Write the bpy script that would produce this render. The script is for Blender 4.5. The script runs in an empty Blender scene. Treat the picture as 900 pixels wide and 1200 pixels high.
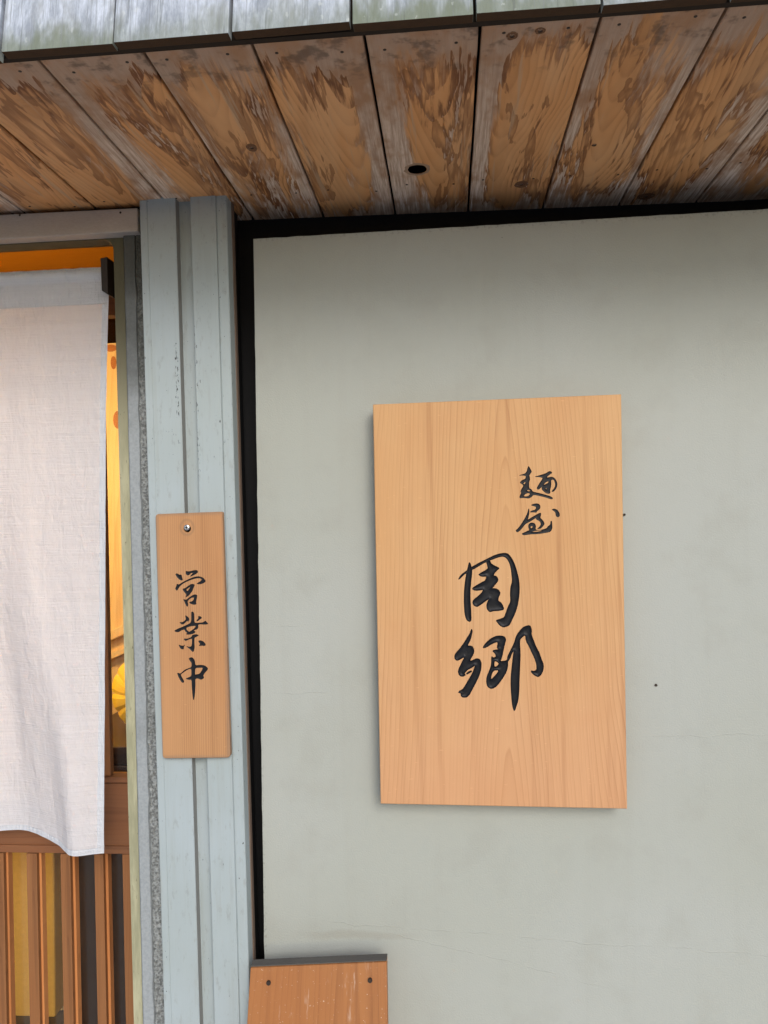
import bpy, bmesh, math, random
import numpy as np
from mathutils import Vector, Matrix, noise
from mathutils.geometry import tessellate_polygon
R = math.radians
random.seed(7)
S = bpy.context.scene
COL = S.collection

# ------------------------------------------------------------------ camera
CAM = np.array([0.0, -1.5, 1.6])
yaw, pitch, roll = R(4.78), R(.46), R(-1.39)
cy, sy, cp, sp = math.cos(yaw), math.sin(yaw), math.cos(pitch), math.sin(pitch)
fwd = np.array([-sy*cp, cy*cp, sp]); r0 = np.array([cy, sy, 0.0]); u0 = np.cross(r0, fwd)
rgt = math.cos(roll)*r0 + math.sin(roll)*u0
upv = -math.sin(roll)*r0 + math.cos(roll)*u0
cd = bpy.data.cameras.new('camera'); cam = bpy.data.objects.new('camera', cd); COL.objects.link(cam)
cam.matrix_world = Matrix(((rgt[0], upv[0], -fwd[0], CAM[0]), (rgt[1], upv[1], -fwd[1], CAM[1]),
                           (rgt[2], upv[2], -fwd[2], CAM[2]), (0, 0, 0, 1)))
cd.sensor_fit = 'VERTICAL'; cd.sensor_height = 36; cd.lens = 27.0
cd.clip_start = .02; cd.clip_end = 3000
S.camera = cam

def at(px, py, Y=None, Z=None):
    """world point seen at a photograph pixel (900 x 1200) on the plane y = Y or z = Z"""
    d = rgt*(px-450) + upv*(600-py) + fwd*900
    k = (Y-CAM[1])/d[1] if Y is not None else (Z-CAM[2])/d[2]
    return CAM + k*d

# ------------------------------------------------------------------ light
SUN_EL, SUN_AZ = R(27), R(163)          # azimuth measured from +Y towards +X
W = bpy.data.worlds.new('World'); S.world = W; W.use_nodes = True
wt = W.node_tree; wt.nodes.clear()
sk = wt.nodes.new('ShaderNodeTexSky'); sk.sky_type = 'NISHITA'; sk.sun_disc = False
sk.sun_elevation = SUN_EL; sk.sun_rotation = SUN_AZ
sk.air_density = 1.0; sk.dust_density = 1.0; sk.ozone_density = 1.0
bg = wt.nodes.new('ShaderNodeBackground'); bg.inputs[1].default_value = .15
wo = wt.nodes.new('ShaderNodeOutputWorld')
wt.links.new(sk.outputs[0], bg.inputs[0]); wt.links.new(bg.outputs[0], wo.inputs[0])
sl = bpy.data.lights.new('sun', 'SUN'); sl.energy = 1.5; sl.angle = R(24); sl.color = (1, .97, .93)
sun = bpy.data.objects.new('sun', sl); COL.objects.link(sun)
sd = Vector((math.sin(SUN_AZ)*math.cos(SUN_EL), math.cos(SUN_AZ)*math.cos(SUN_EL), math.sin(SUN_EL)))
sun.rotation_euler = sd.to_track_quat('Z', 'Y').to_euler(); sun.location = (2, -6, 5)
S.view_settings.view_transform = 'Standard'; S.view_settings.look = 'None'
S.view_settings.exposure = 0.40; S.view_settings.gamma = 1

# ------------------------------------------------------------------ node helpers
class NT:
    def __init__(s, name):
        s.m = bpy.data.materials.new(name); s.m.use_nodes = True
        s.t = s.m.node_tree; s.b = s.t.nodes['Principled BSDF']; s.out = s.t.nodes['Material Output']
        tc = s.t.nodes.new('ShaderNodeTexCoord'); s.obj = tc.outputs['Object']
        oi = s.t.nodes.new('ShaderNodeObjectInfo'); s.rnd = oi.outputs['Random']
    def set(s, sock, v):
        if isinstance(v, bpy.types.NodeSocket): s.t.links.new(v, sock)
        elif isinstance(v, (tuple, list)) and len(v) == 3 and sock.type == 'RGBA': sock.default_value = (*v, 1)
        else: sock.default_value = v
    def M(s, op, a, b=0.0, c=0.0):
        n = s.t.nodes.new('ShaderNodeMath'); n.operation = op
        s.set(n.inputs[0], a); s.set(n.inputs[1], b); s.set(n.inputs[2], c); return n.outputs[0]
    def sep(s, v):
        n = s.t.nodes.new('ShaderNodeSeparateXYZ'); s.set(n.inputs[0], v); return n.outputs
    def comb(s, x, y, z):
        n = s.t.nodes.new('ShaderNodeCombineXYZ'); s.set(n.inputs[0], x); s.set(n.inputs[1], y); s.set(n.inputs[2], z); return n.outputs[0]
    def scl(s, v, k, off=None):
        n = s.t.nodes.new('ShaderNodeVectorMath'); n.operation = 'MULTIPLY_ADD'
        s.set(n.inputs[0], v); n.inputs[1].default_value = k
        if off is not None: s.set(n.inputs[2], off)
        return n.outputs[0]
    def noise(s, v, scale=1., detail=3., rough=.55, dist=0.):
        n = s.t.nodes.new('ShaderNodeTexNoise'); s.set(n.inputs['Vector'], v)
        n.inputs['Scale'].default_value = scale; n.inputs['Detail'].default_value = detail
        n.inputs['Roughness'].default_value = rough; n.inputs['Distortion'].default_value = dist
        return n.outputs['Fac']
    def vor(s, v, scale=1., feat='F1', out='Distance'):
        n = s.t.nodes.new('ShaderNodeTexVoronoi'); n.feature = feat; s.set(n.inputs['Vector'], v)
        n.inputs['Scale'].default_value = scale; return n.outputs[out]
    def mix(s, f, a, b, mode='MIX'):
        n = s.t.nodes.new('ShaderNodeMix'); n.data_type = 'RGBA'; n.blend_type = mode
        s.set(n.inputs[0], f); s.set(n.inputs[6], a); s.set(n.inputs[7], b); return n.outputs[2]
    def ss(s, v, lo, hi):
        n = s.t.nodes.new('ShaderNodeMapRange'); n.interpolation_type = 'SMOOTHSTEP'
        s.set(n.inputs[0], v); n.inputs[1].default_value = lo; n.inputs[2].default_value = hi; return n.outputs[0]
    def bump(s, h, dist=.001, strength=1.):
        n = s.t.nodes.new('ShaderNodeBump'); n.inputs['Strength'].default_value = strength
        n.inputs['Distance'].default_value = dist; s.set(n.inputs['Height'], h)
        s.t.links.new(n.outputs[0], s.b.inputs['Normal']); return n.outputs[0]
    def fin(s, col, rough=.6, spec=.5, metal=0.):
        s.set(s.b.inputs['Base Color'], col); s.set(s.b.inputs['Roughness'], rough)
        s.b.inputs['Specular IOR Level'].default_value = spec; s.b.inputs['Metallic'].default_value = metal
        return s.m

def mat_sign_wood(name, light, dark, x0=0., taper=.05, d=.03, spacing=.009, vx=2, strength=.75, worn=0., warp=.012, ax=0, halo=None, corners=None, tint=0.):
    n = NT(name); o = n.obj; c = n.sep(o); x, z = c[ax], c[vx]
    low = n.noise(n.comb(n.M('MULTIPLY', x, 9.), n.M('MULTIPLY', z, 1.6), 0.), 1., 2., .5)
    wx = n.M('ADD', n.M('SUBTRACT', x, x0), n.M('MULTIPLY', n.M('SUBTRACT', low, .5), warp*3))
    fine = n.noise(n.comb(n.M('MULTIPLY', x, 60.), n.M('MULTIPLY', z, 5.), 1.), 1., 2., .5)
    rr = n.M('SQRT', n.M('ADD', n.M('MULTIPLY', wx, wx), d*d))
    rr = n.M('ADD', n.M('ADD', rr, n.M('MULTIPLY', z, taper)), n.M('MULTIPLY', fine, .0022))
    # uneven ring spacing
    irr = n.noise(n.comb(n.M('MULTIPLY', rr, 45.), 0., 3.), 1., 1., .5)
    nn = n.M('ADD', n.M('DIVIDE', rr, spacing), n.M('MULTIPLY', irr, 2.2))
    fr = n.M('FRACT', nn)
    late = n.M('ADD', n.M('MULTIPLY', n.M('POWER', fr, 7.), n.ss(n.M('SUBTRACT', 1., fr), 0., .08)), n.M('MULTIPLY', n.M('MULTIPLY', fr, n.M('SUBTRACT', 1., fr)), .35))
    amp = n.noise(n.comb(n.M('MULTIPLY', rr, 30.), n.M('MULTIPLY', z, 2.), 5.), 1., 2., .6)
    zone = n.ss(n.noise(n.comb(n.M('MULTIPLY', rr, 13.), n.M('MULTIPLY', z, .7), 8.), 1., 2., .5), .34, .62)
    k = n.M('MULTIPLY', late, n.M('MULTIPLY', n.M('MULTIPLY', n.ss(amp, .15, .6), n.M('ADD', .45, n.M('MULTIPLY', zone, .75))), strength))
    col = n.mix(k, light, dark)
    fib = n.noise(n.comb(n.M('MULTIPLY', x, 900.), n.M('MULTIPLY', z, 14.), n.M('MULTIPLY', c[1], 50.)), 1., 3., .65)
    lowc = n.noise(n.comb(n.M('MULTIPLY', x, 7.), n.M('MULTIPLY', z, 2.5), 9.), 1., 3., .5)
    col = n.mix(n.M('MULTIPLY', n.ss(lowc, .35, .7), .45), col, tuple(v*w for v, w in zip(light, (.9, .78, .66))))
    g = n.M('ADD', .86, n.M('MULTIPLY', fib, .28))
    col = n.mix(1., col, n.comb(g, g, g), 'MULTIPLY')
    # mineral streaks, handling marks and a few pale scratches
    ms_ = n.noise(n.comb(n.M('MULTIPLY', x, 48.), n.M('MULTIPLY', z, 1.1), 14.), 1., 3., .6)
    col = n.mix(n.M('MULTIPLY', n.ss(ms_, .50, .72), .5), col, dark)
    pk = n.noise(o, 5.5, 3., .6)
    col = n.mix(n.M('MULTIPLY', n.ss(pk, .45, .7), .22), col, tuple(v*w for v, w in zip(light, (.86, .70, .62))))
    col = n.mix(n.M('MULTIPLY', n.ss(n.noise(o, 3.1, 2., .5), .5, .72), .25), col, tuple(min(1, v*w) for v, w in zip(light, (1.06, 1.1, 1.12))))
    scr = n.noise(n.comb(n.M('ADD', n.M('MULTIPLY', x, 70.), n.M('MULTIPLY', z, 40.)), n.M('MULTIPLY', z, 420.), 2.), 1., 1., .5)
    col = n.mix(n.M('MULTIPLY', n.ss(scr, .735, .76), .5), col, tuple(min(1., v*1.25) for v in light))
    if tint:                                  # the wood itself runs from golden above to pinker below
        col = n.mix(n.M('MULTIPLY', n.ss(n.M('ADD', z, n.M('MULTIPLY', lowc, .3)), -.15, .40), tint), col, n.mix(1., col, (.98, 1.0, .80), 'MULTIPLY'))
        col = n.mix(n.M('MULTIPLY', n.ss(n.M('ADD', z, n.M('MULTIPLY', lowc, .3)), .15, -.30), tint), col, n.mix(1., col, (1.0, .88, .90), 'MULTIPLY'))
    if halo:                                  # stained ring left by the screw and worn, greyed corners
        hx, hz = n.M('SUBTRACT', x, halo[0]), n.M('SUBTRACT', z, halo[1])
        hd = n.M('ADD', n.M('SQRT', n.M('ADD', n.M('MULTIPLY', hx, hx), n.M('MULTIPLY', n.M('MULTIPLY', hz, hz), .8))), n.M('MULTIPLY', n.M('SUBTRACT', pk, .5), .004))
        col = n.mix(n.M('MULTIPLY', n.ss(n.M('ABSOLUTE', n.M('SUBTRACT', hd, .0128)), .0035, .0005), .4), col, (.22, .13, .07))
        cxn = n.M('SUBTRACT', n.M('ABSOLUTE', x), corners[0]); czn = n.M('SUBTRACT', n.M('ABSOLUTE', z), corners[1])
        cd2 = n.M('ADD', n.M('MAXIMUM', cxn, n.M('MULTIPLY', czn, 1.)), n.M('MULTIPLY', n.noise(o, 60., 4., .7), .006))
        col = n.mix(n.M('MULTIPLY', n.ss(cd2, -.004, .004), .45), col, (.20, .14, .10))
    if worn:
        w = n.noise(n.comb(n.M('MULTIPLY', x, 75.), n.M('MULTIPLY', z, 9.), 4.), 1., 4., .75)
        w2 = n.noise(o, 9., 2.)
        m = n.M('MULTIPLY', n.ss(w, .58, .72), n.M('MULTIPLY', n.ss(w2, .4, .6), worn))
        col = n.mix(m, col, (.62, .5, .4))
        sp_ = n.ss(n.noise(o, 260., 2.), .68, .76)
        col = n.mix(n.M('MULTIPLY', sp_, worn*.7), col, (.7, .6, .48))
    hh = n.M('ADD', n.M('MULTIPLY', k, -.25), n.M('ADD', n.M('MULTIPLY', fib, .4), n.M('MULTIPLY', pk, .8)))
    n.bump(hh, .0004, .5)
    return n.fin(col, n.M('ADD', .5, n.M('MULTIPLY', fib, .2)), .35)

def mat_soffit():
    n = NT('weathered_soffit_wood'); off = n.M('MULTIPLY', n.rnd, 37.)
    c = n.sep(n.obj); x, y = c[0], c[1]
    # annual rings of the pine
    lw = n.noise(n.comb(n.M('MULTIPLY', x, 7.), n.M('MULTIPLY', y, 3.), off), 1., 2., .5)
    x0 = n.M('MULTIPLY', n.M('SUBTRACT', n.M('FRACT', n.M('MULTIPLY', n.rnd, 7.31)), .5), .09)
    wx = n.M('ADD', n.M('SUBTRACT', x, x0), n.M('MULTIPLY', n.M('SUBTRACT', lw, .5), .06))
    rr = n.M('SQRT', n.M('ADD', n.M('MULTIPLY', wx, wx), .0009))
    rr = n.M('ADD', rr, n.M('MULTIPLY', y, .11))
    nn = n.M('ADD', n.M('DIVIDE', rr, .0085), n.M('MULTIPLY', lw, 3.))
    fr = n.M('FRACT', nn)
    late = n.M('MULTIPLY', n.M('POWER', fr, 2.6), n.ss(n.M('SUBTRACT', 1., fr), 0., .15))
    pine = n.mix(n.M('MULTIPLY', late, .5), (.62, .295, .11), (.30, .115, .035))
    tone = n.noise(n.comb(n.M('MULTIPLY', x, 14.), n.M('MULTIPLY', y, 4.), n.M('ADD', off, 5.)), 1., 3., .6)
    pine = n.mix(n.ss(tone, .35, .7), pine, n.mix(.5, pine, (.68, .39, .19)))
    dirt = n.noise(n.comb(n.M('MULTIPLY', x, 9.), n.M('MULTIPLY', y, 2.2), n.M('ADD', off, 41.)), 1., 4., .6)
    pine = n.mix(n.M('MULTIPLY', n.ss(dirt, .46, .70), .42), pine, (.26, .12, .045))
    # weathering field: strongest at the edges and the ends, ragged along the grain
    xo = n.M('ADD', x, n.M('MULTIPLY', n.M('SUBTRACT', n.M('FRACT', n.M('MULTIPLY', n.rnd, 5.3)), .5), .07))
    e = n.M('POWER', n.M('MULTIPLY', n.M('ABSOLUTE', xo), 12.2), 4.)
    yl = n.M('MULTIPLY', y, 3.35)
    ends = n.M('POWER', n.M('ABSOLUTE', yl), 5.)
    big = n.noise(n.comb(n.M('MULTIPLY', x, 20.), n.M('MULTIPLY', y, 3.0), off), 1., 4., .6, .5)
    rag = n.noise(n.comb(n.M('MULTIPLY', x, 120.), n.M('MULTIPLY', y, 9.), off), 1., 4., .65)
    ringr = n.M('MULTIPLY', n.M('SUBTRACT', fr, .5), .11)
    F = n.M('ADD', n.M('ADD', n.M('MULTIPLY', e, .40), n.M('MULTIPLY', ends, .38)),
            n.M('ADD', n.M('MULTIPLY', n.M('SUBTRACT', big, .5), 1.5), n.M('MULTIPLY', n.M('SUBTRACT', rag, .5), .55)))
    F = n.M('ADD', n.M('ADD', F, ringr), n.M('MULTIPLY', n.M('SUBTRACT', n.M('FRACT', n.M('MULTIPLY', n.rnd, 17.7)), .62), .22))
    soft = n.ss(n.noise(n.comb(n.M('MULTIPLY', x, 12.), n.M('MULTIPLY', y, 5.), n.M('ADD', off, 31.)), 1., 2., .5), .42, .60)
    wmask = n.M('ADD', n.M('MULTIPLY', n.ss(F, .15, .19), soft), n.M('MULTIPLY', n.ss(F, .04, .36), n.M('SUBTRACT', 1., soft)))
    stain = n.M('MULTIPLY', n.ss(F, -.02, .12), n.M('SUBTRACT', 1., wmask))
    stn = n.ss(n.noise(n.comb(n.M('MULTIPLY', x, 10.), n.M('MULTIPLY', y, 6.), n.M('ADD', off, 9.)), 1., 2., .5), .38, .6)
    col = n.mix(n.M('MULTIPLY', n.M('MULTIPLY', n.ss(F, .03, .14), soft), n.M('MULTIPLY', n.M('SUBTRACT', 1., wmask), .6)), n.mix(n.M('MULTIPLY', stain, n.M('MULTIPLY', stn, .7)), pine, (.16, .05, .014)), (.085, .024, .008))
    # tide marks left by water inside the sound wood: sharp on one side, fading on the other
    T = n.M('ADD', n.noise(n.comb(n.M('MULTIPLY', x, 15.), n.M('MULTIPLY', y, 2.6), n.M('ADD', off, 17.)), 1., 3., .6, .8), n.M('MULTIPLY', n.M('SUBTRACT', rag, .5), .16))
    tide = n.M('MULTIPLY', n.ss(T, .545, .553), n.M('SUBTRACT', 1., n.ss(T, .56, .66)))
    col = n.mix(n.M('MULTIPLY', tide, .58), col, (.15, .05, .016))
    pale = n.noise(n.comb(n.M('MULTIPLY', x, 95.), n.M('MULTIPLY', y, 3.2), n.M('ADD', off, 23.)), 1., 3., .6)
    col = n.mix(n.M('MULTIPLY', n.ss(pale, .60, .70), .55), col, (.46, .32, .20))
    strk = n.noise(n.comb(n.M('MULTIPLY', x, 260.), n.M('MULTIPLY', y, 9.), off), 1., 4., .7)
    grey = n.mix(n.M('MULTIPLY', n.ss(strk, .3, .72), n.ss(yl, -1.3, .3)), (.38, .25, .17), (.76, .60, .47))
    blot = n.noise(n.comb(n.M('MULTIPLY', x, 22.), n.M('MULTIPLY', y, 12.), n.M('ADD', off, 2.)), 1., 3., .6)
    grey = n.mix(n.ss(blot, .42, .7), grey, (.36, .20, .11))
    # white lifted fibres where the ends are wettest
    wh = n.M('MULTIPLY', n.ss(strk, .55, .66), n.ss(n.M('ADD', n.M('MULTIPLY', yl, .8), n.M('MULTIPLY', blot, .5)), .55, .95))
    grey = n.mix(n.M('MULTIPLY', wh, .9), grey, (.78, .70, .64))
    # dark mould blotches by the outer edge
    mld = n.M('MULTIPLY', n.ss(n.noise(n.comb(n.M('MULTIPLY', x, 30.), n.M('MULTIPLY', y, 30.), off), 1., 3., .6), .52, .68), n.ss(yl, -.55, -.95))
    col = n.mix(wmask, col, grey)
    col = n.mix(n.M('MULTIPLY', mld, .6), col, (.06, .04, .03))
    hh = n.M('ADD', n.M('MULTIPLY', wmask, -.8), n.M('ADD', n.M('MULTIPLY', n.M('MULTIPLY', strk, wmask), 1.3), n.M('MULTIPLY', late, .2)))
    n.bump(hh, .0016, .8)
    return n.fin(col, n.M('ADD', .62, n.M('MULTIPLY', wmask, .25)), .3)

def mat_fascia():
    n = NT('silvered_cedar'); off = n.M('MULTIPLY', n.rnd, 23.)
    c = n.sep(n.obj); x, z = c[0], c[2]
    a = n.noise(n.comb(n.M('MULTIPLY', x, 330.), n.M('MULTIPLY', z, 60.), off), 1., 5., .75)
    b = n.noise(n.comb(n.M('MULTIPLY', x, 40.), n.M('MULTIPLY', z, 14.), off), 1., 3., .6)
    t = n.noise(n.comb(n.M('MULTIPLY', x, 6.), n.M('MULTIPLY', z, 4.), off), 1., 2., .6)
    col = n.mix(n.ss(n.M('ADD', n.M('MULTIPLY', a, .36), n.M('MULTIPLY', n.noise(n.comb(n.M('MULTIPLY', x, 55.), n.M('MULTIPLY', z, 16.), off), 1., 4., .6), .64)), .34, .68), (.27, .295, .34), (.60, .64, .72))
    col = n.mix(n.M('MULTIPLY', n.ss(b, .45, .7), .6), col, (.27, .275, .27))
    low = n.ss(n.M('ADD', n.M('MULTIPLY', z, -9.), n.M('MULTIPLY', b, .7)), -.1, .30)     # algae near the lower edge (z = 0 there)
    rgtm = n.ss(n.M('ADD', n.rnd, n.M('MULTIPLY', t, .6)), .3, 1.1)
    col = n.mix(n.M('MULTIPLY', low, n.M('ADD', .42, n.M('MULTIPLY', rgtm, .4))), col, (.14, .16, .095))
    spt = n.ss(n.noise(n.comb(n.M('MULTIPLY', x, 90.), n.M('MULTIPLY', z, 60.), off), 1., 2., .5), .66, .72)
    col = n.mix(n.M('MULTIPLY', spt, .25), col, (.66, .68, .64))
    gl = n.ss(n.noise(n.comb(n.M('MULTIPLY', x, 380.), n.M('MULTIPLY', z, 5.), n.M('ADD', off, 8.)), 1., 2., .5), .60, .64)
    col = n.mix(n.M('MULTIPLY', gl, .4), col, (.20, .21, .22))
    dk = n.ss(n.noise(n.comb(n.M('MULTIPLY', x, 150.), n.M('MULTIPLY', z, 6.), n.M('ADD', off, 4.)), 1., 3., .6), .6, .7)
    col = n.mix(n.M('MULTIPLY', dk, .5), col, (.10, .11, .10))
    n.bump(n.M('ADD', a, n.M('MULTIPLY', b, .5)), .001, .6)
    return n.fin(col, .85, .2)

def mat_painted_post():
    n = NT('old_green_grey_paint'); o = n.obj; c = n.sep(o)
    big = n.noise(o, 3.5, 3., .5); fin_ = n.noise(o, 420., 2.)
    col = n.mix(n.ss(big, .35, .7), (.318, .362, .362), (.352, .402, .42))
    streak = n.noise(n.scl(o, (60., 60., 2.5)), 1., 3., .6)
    col = n.mix(n.M('MULTIPLY', n.ss(streak, .5, .8), .35), col, (.27, .285, .25))
    # chips and black scratches, mostly on the middle of the post
    zb = n.M('MULTIPLY', n.ss(c[2], 1.35, 1.6), n.ss(c[2], 2.02, 1.86))
    ch = n.noise(n.scl(o, (260., 260., 60.)), 1., 3., .6)
    cl = n.noise(n.scl(o, (45., 45., 12.)), 1., 2., .5)
    chip = n.M('MULTIPLY', n.ss(ch, .64, .66), n.M('MULTIPLY', n.ss(cl, .57, .64), zb))
    xs = n.M('SUBTRACT', c[0], n.M('ADD', -.0265, n.M('MULTIPLY', n.M('SUBTRACT', 2.22, c[2]), .0075)))
    e1 = n.ss(n.M('ABSOLUTE', n.M('ADD', xs, .0045)), .0055, .002); e2 = n.ss(n.M('ABSOLUTE', n.M('SUBTRACT', xs, .0335)), .006, .002)
    z1 = n.M('MULTIPLY', n.ss(c[2], 1.79, 1.81), n.ss(c[2], 1.97, 1.93)); z2 = n.M('MULTIPLY', n.ss(c[2], 1.66, 1.72), n.ss(c[2], 2.02, 1.95))
    en = n.noise(n.scl(o, (330., 330., 95.)), 1., 3., .65)
    echip = n.M('MAXIMUM', n.M('MULTIPLY', n.ss(en, .56, .58), n.M('GREATER_THAN', n.M('MULTIPLY', e1, z1), .5)), n.M('MULTIPLY', n.ss(en, .575, .60), n.M('GREATER_THAN', n.M('MULTIPLY', e2, z2), .5)))
    chip = n.M('MAXIMUM', chip, echip)
    few = n.M('MULTIPLY', n.ss(n.noise(n.scl(o, (300., 300., 130.)), 1., 2., .5), .735, .75), 1.)
    col = n.mix(n.M('MAXIMUM', chip, few), col, (.05, .05, .045))
    gr = n.ss(n.noise(n.scl(o, (90., 90., 30.)), 1., 4., .7), .54, .70)
    br = n.noise(n.scl(o, (420., 420., 7.)), 1., 3., .6)
    col = n.mix(n.M('MULTIPLY', n.ss(br, .45, .75), .10), col, (.25, .265, .25))
    rn = n.ss(n.noise(n.scl(o, (38., 38., 3.)), 1., 4., .65), .58, .68)
    col = n.mix(n.M('MULTIPLY', rn, .2), col, (.24, .235, .20))
    col = n.mix(n.M('MULTIPLY', gr, .34), col, (.20, .20, .17))
    n.bump(n.M('ADD', n.M('MULTIPLY', streak, .8), n.M('ADD', n.M('ADD', n.M('MULTIPLY', br, .12), n.M('MULTIPLY', fin_, .15)), n.M('MULTIPLY', chip, -1.5))), .0009, .5)
    return n.fin(col, .42, .45)

def mat_panel():
    n = NT('grey_green_stucco'); o = n.obj; c = n.sep(o); x, z = c[0], c[2]
    big = n.noise(o, 1.6, 3., .5); mid = n.noise(o, 9., 4., .6); peel = n.noise(o, 330., 3., .6); gr = n.noise(o, 900., 2., .6)
    col = n.mix(n.ss(big, .35, .68), (.346, .355, .314), (.368, .379, .350))
    col = n.mix(n.M('MULTIPLY', n.ss(mid, .48, .72), .35), col, (.305, .305, .265))
    col = n.mix(n.M('MULTIPLY', n.ss(gr, .52, .72), .34), col, (.245, .25, .215))
    stk = n.noise(n.scl(o, (26., 26., 1.4)), 1., 3., .6)
    col = n.mix(n.M('MULTIPLY', n.ss(stk, .5, .75), .09), col, (.27, .265, .22))
    h = n.M('ADD', n.M('MULTIPLY', peel, .7), n.M('MULTIPLY', mid, .6))
    # hairline cracks of the trowelled coat: (height, slope, from x, to x)
    wob = n.M('ADD', n.M('MULTIPLY', n.M('SUBTRACT', n.noise(n.scl(o, (6., 0., 0.)), 1., 3., .6), .5), .035),
              n.M('MULTIPLY', n.M('SUBTRACT', n.noise(n.scl(o, (55., 0., 0.)), 1., 3., .6), .5), .006))
    tot = None
    for zz, sl_, xa, xb in ((.795, -.055, -.28, .75), (.76, -.22, -.15, .30), (1.395, .01, -.372, -.26), (1.252, -.02, -.372, -.20), (1.16, .03, .33, .62), (1.71, .02, -.37, -.28)):
        dd = n.M('ABSOLUTE', n.M('ADD', n.M('SUBTRACT', z, zz), n.M('ADD', n.M('MULTIPLY', x, -sl_), wob)))
        ln = n.M('MULTIPLY', n.ss(dd, .0016, .0003), n.M('MULTIPLY', n.ss(x, xa, xa+.05), n.ss(x, xb, xb-.06)))
        tot = ln if tot is None else n.M('MAXIMUM', tot, ln)
    tot = n.M('MULTIPLY', tot, n.ss(n.noise(n.scl(o, (22., 22., 22.)), 1., 2.), .35, .55))
    col = n.mix(n.M('MULTIPLY', tot, .10), col, (.22, .22, .18))
    h = n.M('ADD', h, n.M('MULTIPLY', tot, .35))
    # scattered pits
    v = n.vor(n.scl(o, (1., 1., 1.)), 7.5); pit = n.ss(v, .013, .008)
    col = n.mix(n.M('MULTIPLY', pit, .8), col, (.10, .09, .07))
    # grime at the left and top edges
    ed = n.M('MAXIMUM', n.ss(x, -.374, -.384), n.ss(z, 2.150, 2.168))
    edn = n.ss(n.noise(o, 160., 4., .7), .5, .62)
    col = n.mix(n.M('MULTIPLY', n.M('MULTIPLY', ed, edn), .45), col, (.09, .085, .07))
    sm = n.M('MULTIPLY', n.ss(n.M('ABSOLUTE', n.M('ADD', n.M('SUBTRACT', z, .785), n.M('MULTIPLY', n.M('SUBTRACT', mid, .5), .04))), .012, .002), n.M('MULTIPLY', n.ss(x, -.34, -.24), n.ss(x, -.04, -.16)))
    col = n.mix(n.M('MULTIPLY', sm, .2), col, (.20, .17, .12))
    n.bump(h, .0010, .8)
    return n.fin(col, .7, .3)

def mat_plain(name, col, rough=.6, spec=.4, metal=0., var=.15, scale=20., bump=.0004, stretch=(1, 1, 1)):
    n = NT(name)
    a = n.noise(n.scl(n.obj, stretch), scale, 4., .6); b = n.noise(n.scl(n.obj, stretch), scale*9, 2., .6)
    k = n.M('ADD', 1-var, n.M('MULTIPLY', n.M('ADD', a, b), var))
    c = n.mix(1., col, n.comb(k, k, k), 'MULTIPLY')
    if bump: n.bump(n.M('ADD', a, n.M('MULTIPLY', b, .4)), bump, .6)
    return n.fin(c, rough, spec, metal)

def mat_concrete(name, a, b, pits=.8, bd=.0015):
    n = NT(name); o = n.obj; c = n.sep(o)
    g = n.noise(o, 130., 5., .75); v = n.vor(o, 210., 'SMOOTH_F1')
    l = n.noise(o, 7., 3.)
    col = n.mix(n.ss(g, .35, .65), a, b)
    col = n.mix(n.M('MULTIPLY', n.ss(v, .5, .25), pits), col, tuple(q*.3 for q in a))
    col = n.mix(n.M('MULTIPLY', n.ss(l, .5, .75), .35), col, (.09, .09, .08))
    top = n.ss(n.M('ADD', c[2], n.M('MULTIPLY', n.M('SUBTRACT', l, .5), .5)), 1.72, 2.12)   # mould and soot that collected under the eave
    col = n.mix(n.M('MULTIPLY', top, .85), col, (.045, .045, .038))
    n.bump(n.M('ADD', g, n.M('MULTIPLY', v, -.6)), bd, .9)
    return n.fin(col, .9, .2)

def mat_olive():
    n = NT('weathered_olive_paint'); o = n.obj; c = n.sep(o)
    a = n.noise(n.scl(o, (60., 60., 9.)), 1., 4., .65); b = n.noise(o, 300., 2.)
    col = n.mix(n.ss(a, .35, .7), (.27, .26, .165), (.40, .38, .25))
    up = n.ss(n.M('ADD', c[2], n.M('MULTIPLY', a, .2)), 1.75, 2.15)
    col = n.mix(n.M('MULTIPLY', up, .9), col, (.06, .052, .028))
    ed = n.ss(n.noise(n.scl(o, (220., 220., 50.)), 1., 3., .6), .66, .7)
    col = n.mix(n.M('MULTIPLY', ed, .6), col, (.09, .07, .04))
    n.bump(n.M('ADD', a, b), .0006, .5)
    return n.fin(col, .65, .3)

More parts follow.
